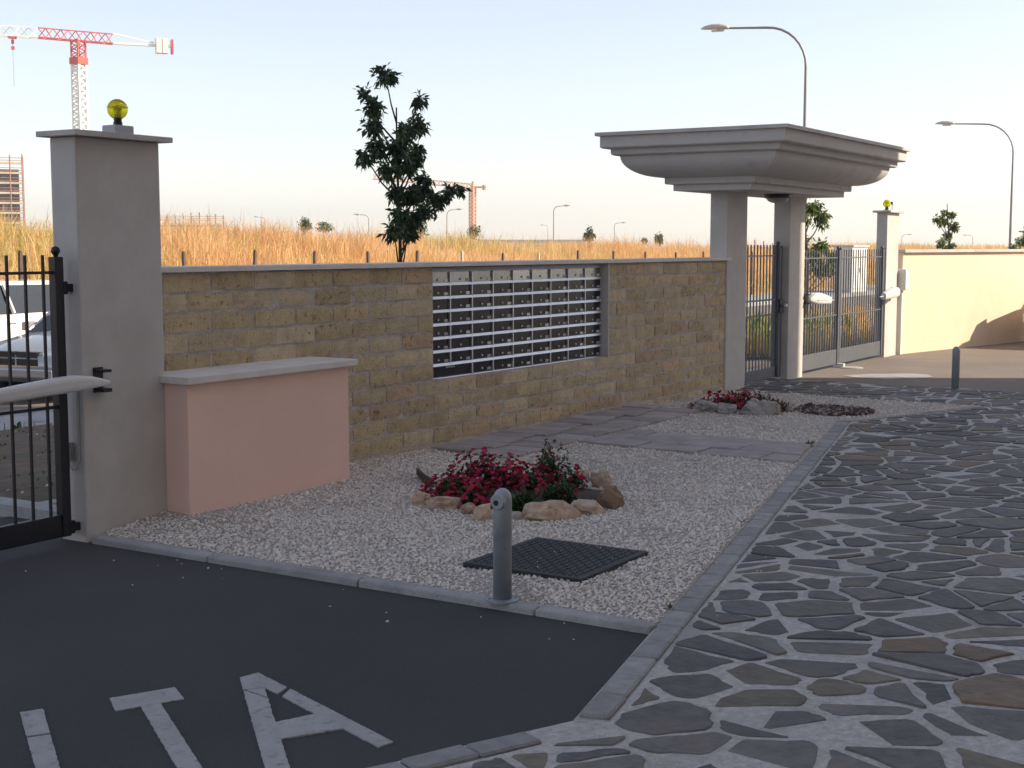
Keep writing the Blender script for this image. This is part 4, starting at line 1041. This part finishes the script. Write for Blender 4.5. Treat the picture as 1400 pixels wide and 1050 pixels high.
n = 500; X = rng.uniform(19.9, 26.5, n); Yg = rng.uniform(8.2, 11.6, n)
mat('green_blade', (.09, .17, .035), .7, .3, 6, trans=.35)
blades('green_weeds', np.array([(x, y, .06+fall(y)) for x, y in zip(X, Yg)]), rng.uniform(.25, .6, n), .02, ['green_blade', 'straw_4'], [.75,.25], 'lush green weeds seen through the pedestrian gate', 'grass', 6, spread=.1)
n = 160; X = rng.uniform(5.9, 12, n); Yg = rng.uniform(7.3, 11.8, n)
blades('sparse_weeds', np.array([(x, y, .06+fall(y)) for x, y in zip(X, Yg)]), rng.uniform(.02, .05, n), .02, ['herb', 'dry_leaf', 'herb_dark'], [.45,.2,.35], 'sparse low weeds on the shaded soil verge', 'grass', 7, spread=.07)
n = 420; lit = np.stack([rng.uniform(5.8, 11, n), rng.uniform(7.2, 11.8, n), np.full(n, .07)], -1); lit[:,2] += [fall(q_) for q_ in lit[:,1]]
pebbles('verge_litter', lit, .014, ['pebble_0', 'pebble_3', 'dry_leaf'], [.25,.35,.4], 'stones and dry leaves littering the soil verge', 'litter', flat=.3, seed=12)

# fence posts along the bank
for i, x in enumerate(np.concatenate([np.arange(10.4, 34, 2.02), np.arange(34.57, 76, 2.3)])):
    y = 20.6; px_ = proj((x, y, 1))[0]; pale = 610 < px_ < 634 or 728 < px_ < 745
    z0 = bank_z(x, y); top = 1.52-.003*(x-20)+random.uniform(-.06, .05); w_ = .028
    ps = build('fence_post', MB().box(x-w_, x+w_, y-w_, y+w_, z0-.3, top).box(x-w_*.7, x+w_*.7, y-w_*.7, y+w_*.7, top-.002, top+.03), 'pale_post' if pale else 'timber', loc=(x, y, z0))
    if random.random() < .5: ps.rotation_euler = (random.gauss(0,.015), random.gauss(0,.02), 0)
    tag(ps, 'pale fence post at the foot of the golden bank' if pale else 'dark timber fence post at the foot of the golden bank', 'fence post', 'fence posts along the bank')

# ------------------------------------------------------------------ street lamps
def street_lamp(x, y, z, h, arm, ang, lab, grp, r=.055, head=1.):
    t = thing('street_lamp', (x, y, z), lab, 'street lamp', grp); d = np.array([math.cos(ang), math.sin(ang), 0]); R_ = arm*.5
    pts = [np.array([x,y,z-.05]), np.array([x,y,z+h*.45]), np.array([x,y,z+h-R_])]
    for a in np.linspace(.2, math.pi/2, 8): pts.append(np.array([x,y,z+h-R_])+d*R_*(1-math.cos(a))+np.array([0,0,R_*math.sin(a)]))
    pts.append(np.array([x,y,z+h+.05])+d*arm)
    build('pole', MB().tube(pts, [r, r*.85, r*.62]+[r*.55]*8+[r*.45], 10), 'pole_grey', t, smooth=True)
    e = pts[-1]; n_ = np.array([-d[1], d[0], 0]); u = np.array([0,0,1.]); rings = []
    for s, hw, hh, dz in [(-.05,.05,.05,0),(.0,.09,.075,.01),(.2,.13,.1,.03),(.4,.135,.095,.035),(.58,.1,.06,.03),(.68,.03,.02,.02)]:
        rings.append([e+d*s*head+u*dz*head+(n_*hw*math.cos(k*math.pi/6)+u*hh*math.sin(k*math.pi/6)*(1 if math.sin(k*math.pi/6) > 0 else .5))*head for k in range(12)])
    hd = build('lamp_head', MB().loft(rings), 'lamp_head', t, smooth=True); fixn(hd)
    build('diffuser', MB().loft([[e+d*s*head+u*zz*head+(n_*hw*math.cos(k*math.pi/5)+d*.17*math.sin(k*math.pi/5))*head for k in range(10)] for s, hw, zz in [(.24,.1,.0),(.24,.09,-.05),(.24,.05,-.07)]]), 'lamp_glass', hd)
LG = 'lamps along the road'
a1 = PY(1100, 175, 12.2); street_lamp(a1[0], 12.2, RZ0, PY(1100, 33, 12.2)[2]-RZ0, 2.0, R(97), 'tall curved street lamp rising behind the portal canopy', LG)
a2 = PY(1380.5, 340, 12.2); street_lamp(a2[0], 12.2, RZ0, PY(1380, 166, 12.2)[2]-RZ0, 2.25, R(97), 'tall curved street lamp rising behind the peach boundary wall', LG)
def far_lamp(px, pyt, dist, lab, side=1):
    p = D(px, pyt, dist); street_lamp(p[0], p[1], -.62, p[2]+.62, 1.1, R(120 if side > 0 else -60), lab, 'distant street lamps', .07, 1.1)
far_lamp(757, 282, 150, 'distant double height street lamp above the long pale building', -1); far_lamp(504, 294, 170, 'small distant street lamp beside the slender tree'); far_lamp(611, 287, 160, 'distant street lamp beside the orange crane', -1)
far_lamp(840, 305, 220, 'faint distant street lamp between shrubs and portal', -1); far_lamp(362, 297, 230, 'faint distant street lamp over the golden field'); far_lamp(749, 308, 330, 'smallest distant street lamp near the long pale building'); far_lamp(1245-12, 321, 260, 'faint distant street lamp above the peach wall', -1); far_lamp(1330, 322, 260, 'faint distant street lamp between thin tree and near lamp')

# ------------------------------------------------------------------ cranes, scaffolds, far buildings
def lattice(mb, a, b, w, n, r, mi=0, tri=False):
    a = np.array(a, float); b = np.array(b, float); d = (b-a)/np.linalg.norm(b-a); up = np.array([0,0,1.]) if abs(d[2]) < .9 else np.array([1.,0,0])
    s = np.cross(d, up); s /= np.linalg.norm(s); u = np.cross(s, d)
    cs = [s*w/2-u*w/2, -s*w/2-u*w/2, u*w/2] if tri else [s*w/2+u*w/2, -s*w/2+u*w/2, -s*w/2-u*w/2, s*w/2-u*w/2]
    for c in cs: mb.bar(a+c, b+c, r, mi=mi)
    for i in range(n):
        p, q = a+(b-a)*i/n, a+(b-a)*(i+1)/n; m_ = (p+q)/2
        for k in range(len(cs)):
            c0, c1 = cs[k], cs[(k+1) % len(cs)]
            mb.bar(p+c0, m_+c1, r*.65, mi=mi); mb.bar(m_+c1, q+c0, r*.65, mi=mi)
def crane1():
    dist = 230; u = dist/F/math.cos(math.atan(600/1909)); top = D(107, 62, dist); x, y = top[0], top[1]; zt = top[2]
    d = np.array(D(207, 52, dist+1.2)-D(107, 46, dist)); d[2] = 0; d /= np.linalg.norm(d)
    t = thing('tower_crane', (x, y, -.62), 'red and white tower crane standing behind the near gate pillar', 'crane', 'tower cranes')
    mb = MB(); lattice(mb, (x,y,-.7), (x,y,zt-2.4), 1.45, 26, .3); build('mast', mb, 'crane_white', t)
    mb = MB(); lattice(mb, (x,y,zt-2.6), (x,y,zt+.9), 1.5, 3, .22); mb.box(x-1.0, x+1.0, y-1.0, y+1.0, zt-2.9, zt-1.9); build('slewing_unit', mb, 'crane_red', t)
    h = np.array([0,0,1.]); c = np.array([x,y,zt+1.6]); w_ = 1.5
    mb = MB(); lattice(mb, c-d*5.9, c+d*5.2+h*(-.35), w_, 5, .16, tri=True); build('jib_root', mb, 'crane_red', t)
    mb = MB(); lattice(mb, c-d*48, c-d*5.9, 1.5, 16, .16, tri=True); j = build('jib', mb, 'crane_white', t)
    mb = MB(); mb.bar(c+d*5.2-h*1.0, c+d*14.3-h*1.0, .7, .35); mb.bar(c+d*5.2+h*.5, c+d*11.5-h*.6, .22); build('counter_jib', mb, 'crane_white', t)
    e = c+d*12.2-h*1.0; n_ = np.cross(d, h); mb = MB()
    for a in (-.9, .05): mb.bar(e+n_*.0+d*(a+.9)+h*1.1, e+d*(a+.9)-h*1.2, .85, 1.7, up=tuple(n_))
    build('counterweight', mb, 'crane_white', t)
    build('weight_frame', MB().bar(e+d*2.1+h*1., e+d*2.1-h*1.2, .25, 1.5, up=tuple(n_)), 'crane_red', t)
    k = c-d*9.6-h*.9; mb = MB(); mb.bar(k-d*.6, k+d*.6, .6, .4); mb.bar(k-h*.3, k-h*1.0, .3); mb.bar(k-h*1.6-d*.25, k-h*1.6+d*.25, .3, .5); build('trolley', mb, 'crane_red', t)
    build('hoist_rope', MB().bar(k-h*.5, k-h*7.4, .06), 'pole_grey', t)
crane1()
def crane2():
    dist = 480; top = D(646, 256, dist); x, y, zt = top; d = np.array(RT)
    t = thing('tower_crane', (x, y, -.62), 'faint distant orange tower crane behind the slender tree', 'crane', 'tower cranes')
    mb = MB(); lattice(mb, (x,y,-.7), (x,y,zt), 1.6, 18, .34); build('mast', mb, 'crane_orange', t)
    c = np.array([x,y,zt]); h = np.array([0,0,1.])
    mb = MB(); lattice(mb, c-d*34+h*3.5, c+h*.3, 1.5, 14, .26, tri=True); build('jib', mb, 'crane_orange', t)
    mb = MB(); mb.bar(c, c+d*4.6, .8, .6); mb.bar(c+d*.2+h*2.0, c, .6); build('counter_jib', mb, 'crane_orange', t)
    build('counterweight', MB().bar(c+d*4.0-h*1.0, c+d*4.0+h*.8, .9), 'crane_orange', t)
crane2()
def scaffold(px1, L, pyt, dist, lifts, lab, bays, net=True, lift=2.0, d=(.8, -.6, 0)):
    b = D(px1, pyt, dist); d = np.array(d, float); a = b-d*L; t = thing('scaffolded_building', (b[0], b[1], -.62), lab, 'building', 'buildings under construction')
    n_ = np.array([-d[1], d[0], 0]); zt = a[2]; h = np.array([0,0,1.])
    mb = MB()
    for i in range(bays+1):
        for q in (0, 1.2): p = a+d*L*i/bays+n_*q; mb.bar((p[0],p[1],-.62), p+h*(random.uniform(-.2, 1.1)), .16)
    build('scaffold_tubes', mb, 'scaffold', t)
    for k in range(lifts+1):
        z = h*(-1.0-k*lift); build('deck', MB().bar(a+n_*.6+z, b+n_*.6+z, 1.3, .42), 'plank_pale', t)
        build('guard_rail', MB().bar(a+z+h*1., b+z+h*1., .13).bar(a+z+h*.5, b+z+h*.5, .13), 'scaffold', t)
    m_ = (a+b)/2+n_*5.6; mb = MB().bar((m_[0],m_[1],-.62), (m_[0],m_[1],zt-2.2), L*.97, 7, up=tuple(n_)); build('concrete_frame', mb, 'frame_shade', t)  # frame coloured dark to paint the shade between the decks
    for k in range(max(1, lifts//2)):
        for i in range(bays):
            p = a+d*L*(i+.5)/bays+n_*2.05-h*(3.4+k*3.2); build('opening', MB().bar(p-h*.8, p+h*.8, L/bays*.45, .08, up=tuple(n_)), 'window_glass' if (i+k) % 3 else 'concrete_far', t)
    if net: build('net', MB().bar((b[0]+d[0]*.2+n_[0]*2.4, b[1]+d[1]*.2+n_[1]*2.4, -.62), b+d*.2+n_*2.4+h*.4, 4.6, .08, up=tuple(d)), 'net_pink', t)
scaffold(30, 42, 216, 300, 7, 'building wrapped in reddish scaffolding left of the near gate pillar', 18)
scaffold(306, 21, 296, 380, 2, 'low scaffolded construction beyond the golden field', 10, net=False)
scaffold(1056, 6, 338, 210, 1, 'small reddish construction seen through the pedestrian gate', 4, net=False)
def longbuilding():
    a, b = D(655, 329, 300), D(800, 329, 300); d = (b-a)/np.linalg.norm(b-a); n_ = np.array([FW[0], FW[1], 0])
    t = thing('long_building', (a[0], a[1], -.62), 'long low pale building on the horizon beyond the field', 'building'); h = np.array([0,0,1.])
    L = np.linalg.norm(b-a); m_ = (a+b)/2+n_*5
    build('wall', MB().bar((m_[0],m_[1],-.62), (m_[0],m_[1],2.6), L, 9, up=tuple(n_)), 'kiosk', t)
    build('roof', MB().bar((m_[0],m_[1],2.6), (m_[0],m_[1],2.95), L+1, 10, up=tuple(n_)), 'concrete_far', t)
    for i in range(8):
        p = a+d*L*(i+.5)/8+n_*.47; build('window', MB().bar((p[0],p[1],.6), (p[0],p[1],1.8), 1.4, .1, up=tuple(n_)), 'window_glass', t)
longbuilding()
def kiosk():
    x0, x1, y0, y1 = 55.7, 57.7, 18.3, 19.1
    t = thing('utility_kiosk', (x0, y0, 0), 'pale utility kiosk across the road behind the driveway gate', 'kiosk')
    build('cabinet', MB().box(x0, x1, y0, y1, RZ0-.02, 1.6), 'kiosk', t, bevel=.02); build('roof', MB().box(x0-.06, x1+.06, y0-.06, y1+.06, 1.601, 1.68), 'coping', t, bevel=.01)
    for a, b in ((x0+.08, x0+.96), (x0+1.04, x1-.08)):
        dd = build('door', MB().box(a, b, y0-.02, y0+.01, -.1, 1.5), 'door_white', t, bevel=.006); build('handle', MB().box(b-.1, b-.06, y0-.045, y0-.018, .55, .75), 'black', dd)
    x0 = 61.
    t = thing('meter_pillar', (x0, y0, RZ0), 'narrow grey meter pillar standing beside the pale kiosk', 'cabinet')
    build('cabinet', MB().box(x0, x0+.5, y0, y0+.4, RZ0-.02, 1.1), 'grey_plastic', t, bevel=.02); build('lid', MB().box(x0-.03, x0+.53, y0-.03, y0+.43, 1.101, 1.15), 'grey_plastic', t, bevel=.01)
kiosk()

# ------------------------------------------------------------------ cars
def car(loc, ang, paint, lab, L=4.1, Wd=1.68, H=1.42, est=False, tail=.25):
    """x forward; nose at +L/2"""
    t = thing('parked_car', loc, lab, 'car', 'parked cars'); t.rotation_euler = (0, 0, ang)
    def cb(name, mb, m, parent=t, **k): return build(name, mb, m, parent, shift=(0,0,0), **k)
    hw = Wd/2; hood = .80*H/1.42; belt = .9*H/1.42; rear = .95*H/1.42
    st = [(-L/2, .42, .36, .62, .80), (-L/2+.06, .34, .3, .80, .92), (-L/2+.35, .22, .24, rear, .97), (-L*.25, .2, .2, rear-.02, 1.), (0, .2, .2, belt, 1.), (L*.17, .2, .2, belt-.01, 1.), (L*.24, .2, .22, hood+.09, .99), (L/2-.45, .22, .24, hood, .96), (L/2-.12, .28, .3, hood-.1, .88), (L/2, .38, .4, .62, .76)]
    rings = []
    for x, zb, _, zt, k in st:
        w_ = hw*k; m_ = zb+(zt-zb)*.55
        rings.append([(x,-w_*.86,zb),(x,-w_*.98,zb+.08),(x,-w_,m_),(x,-w_*.965,zt-.09),(x,-w_*.86,zt-.015),(x,-w_*.45,zt+.012),(x,w_*.45,zt+.012),(x,w_*.86,zt-.015),(x,w_*.965,zt-.09),(x,w_,m_),(x,w_*.98,zb+.08),(x,w_*.86,zb)])
    body = cb('body', MB().loft(rings), paint, smooth=True); fixn(body)
    rx = -L/2+.12 if est else -L/2+tail
    lo = [(rx, belt+.02), (L*.235, hood+.07)]; roof = [(rx+.35, H-.04), (rx+.75, H), (L*.0, H), (L*.07, H-.03)]
    wl_ = hw*.93; wr = hw*.72
    gh = MB().loft([[(rx,-wl_,rear-.06),(L*.25,-wl_*.95,hood+.06),(L*.25,wl_*.95,hood+.06),(rx,wl_,rear-.06)],
                    [(rx+.3,-wr-.02,H-.07),(L*.06,-wr-.02,H-.05),(L*.06,wr+.02,H-.05),(rx+.3,wr+.02,H-.07)]])
    g = cb('windows', gh, 'car_glass')
    rf = MB().loft([[(rx+.26,-wr-.035,H-.08),(L*.075,-wr-.035,H-.06),(L*.075,wr+.035,H-.06),(rx+.26,wr+.035,H-.08)], [(rx+.3,-wr*.9,H-.015),(L*.04,-wr*.9,H),(L*.04,wr*.9,H),(rx+.3,wr*.9,H-.015)]])
    cb('roof', rf, paint, bevel=.012)
    for s in (-1, 1):
        for xb, xt in ((rx+.02, rx+.3), (-L*.09, -L*.07), (L*.225, L*.065)):
            cb('roof_pillar', MB().bar((xb, s*wl_*.985, belt-.02), (xt, s*(wr+.03), H-.06), .09, .035), paint)
        for k, (x, r) in enumerate(((-L/2+.72, .3), (L/2-.78, .3))):
            w_ = MB(); Mx = Matrix.Rotation(R(90)*s*-1, 3, 'X')
            wh = cb('wheel', MB().lathe([(.2,-.1),(.29,-.1),(.305,-.07),(.305,.07),(.29,.1),(.2,.1)], (x, s*(hw-.1), .305), 24, M=Mx), 'tyre')
            cb('rim', MB().lathe([(.2,.06),(.2,.098),(.12,.085),(.05,.11)], (x, s*(hw-.1), .305), 18, M=Mx), 'galvanised', wh)
            cb('wheel_arch', MB().lathe([(.34,-.02),(.34,.012),(.30,.014)], (x, s*(hw-.022), .33), 24, M=Mx), 'black')
        cb('headlight', MB().loft([[(L/2-.34,s*hw*.93,.62),(L/2-.08,s*hw*.83,.56),(L/2-.01,s*hw*.5,.56),(L/2-.03,s*hw*.5,.68),(L/2-.16,s*hw*.82,.71),(L/2-.4,s*hw*.945,.72)],
             [(L/2-.4,s*hw*.8,.62),(L/2-.2,s*hw*.7,.56),(L/2-.2,s*hw*.5,.56),(L/2-.2,s*hw*.5,.66),(L/2-.25,s*hw*.7,.69),(L/2-.45,s*hw*.8,.7)]]), 'lamp_glass')
        cb('tail_light', MB().loft([[(-L/2-.012,s*hw*.62,.62),(-L/2+.05,s*hw*.9,.62),(-L/2+.32,s*hw*.985,.66),(-L/2+.3,s*hw*.985,.84),(-L/2+.08,s*hw*.93,.86),(-L/2+.0,s*hw*.66,.84)],
             [(-L/2+.2,s*hw*.6,.62),(-L/2+.25,s*hw*.7,.62),(-L/2+.35,s*hw*.8,.66),(-L/2+.35,s*hw*.8,.84),(-L/2+.3,s*hw*.7,.86),(-L/2+.2,s*hw*.6,.84)]]), 'tail_red')
        for x in (-L*.02, L*.1): 
            if x < L*.05: cb('door_handle', MB().box(x-.32, x-.14, s*hw*.985-.012, s*hw*.985+.03*s if s > 0 else s*hw*.985+.012, belt-.17, belt-.14), paint)
        cb('mirror', MB().box(L*.17, L*.22, s*hw*.97 if s > 0 else s*hw*1.1, s*hw*1.1 if s > 0 else s*hw*.97, belt, belt+.12), paint, bevel=.02)
    cb('grille', MB().box(L/2-.09, L/2+.012, -hw*.42, -.02, .5, .585).box(L/2-.09, L/2+.012, .02, hw*.42, .5, .585).box(L/2-.09, L/2+.012, -hw*.42, -.02, .61, .675).box(L/2-.09, L/2+.012, .02, hw*.42, .61, .675), 'black')
    cb('bumper', MB().box(L/2-.06, L/2+.03, -hw*.7, hw*.7, .34, .46), paint, bevel=.02)
    cb('rear_bumper', MB().box(-L/2-.04, -L/2+.08, -hw*.82, hw*.82, .36, .54), paint, bevel=.03)
    cb('sill', MB().box(-L/2+1.05, L/2-1.12, -hw*.96, hw*.96, .16, .24), 'black')
    return t
car((13.82, 15.2, RZ), R(190), 'car_silver', 'silver car with a cross-shaped dark grille seen through the black gate', L=4.2, H=1.36)
car((14.2, 19.2, RZ0), R(180), 'car_white', 'white estate car parked behind the silver car', L=4.5, H=1.34, est=True)
car((24.62, 2.83, .004), R(-90), 'car_cream', 'pale saloon car backed up to the peach boundary wall', L=4.2, tail=.85)

# ------------------------------------------------------------------ apartment house whose shadow lies over the yard (behind and right of the camera)
def apartment():
    x0, x1, yf, yb, H_ = -26., 23.86, -6., -18., 17.
    t = thing('apartment_building', (x0, yf, 0), 'six storey pale apartment house shading the paved yard', 'building')
    build('walls', MB().box(x0, x1, yb, yf, -.3, H_), 'render_cream', t)
    build('roof_slab', MB().box(x0-.3, x1, yb-.3, yf, H_+.001, H_+.25), 'coping', t)
    for fl in range(6):
        for i in range(12):
            x = x0+2.3+i*4.2; z = .9+fl*3.05
            w_ = build('window', MB().box(x, x+1.3, yf-.02, yf+.03, z, z+1.4), 'white_plastic', t); build('pane', MB().box(x+.07, x+1.23, yf+.02, yf+.036, z+.07, z+1.33), 'window_glass', w_)
apartment()

# ------------------------------------------------------------------ summer haze over the plain
hm = bpy.data.materials.new('haze_air'); hm.use_nodes = True; hn = hm.node_tree.nodes; hn.remove(hn['Principled BSDF'])
pv = hn.new('ShaderNodeVolumePrincipled'); pv.inputs['Color'].default_value = (.93, .95, .99, 1); pv.inputs['Density'].default_value = HAZE
pv.inputs['Anisotropy'].default_value = .2
hm.node_tree.links.new(pv.outputs[0], hn['Material Output'].inputs['Volume']); MATS['haze'] = hm
tag(build('haze', MB().box(-1450, 1450, -1450, 1450, -1.4, 48), 'haze'), 'thin pale summer haze over the whole plain', 'haze', kind='stuff')
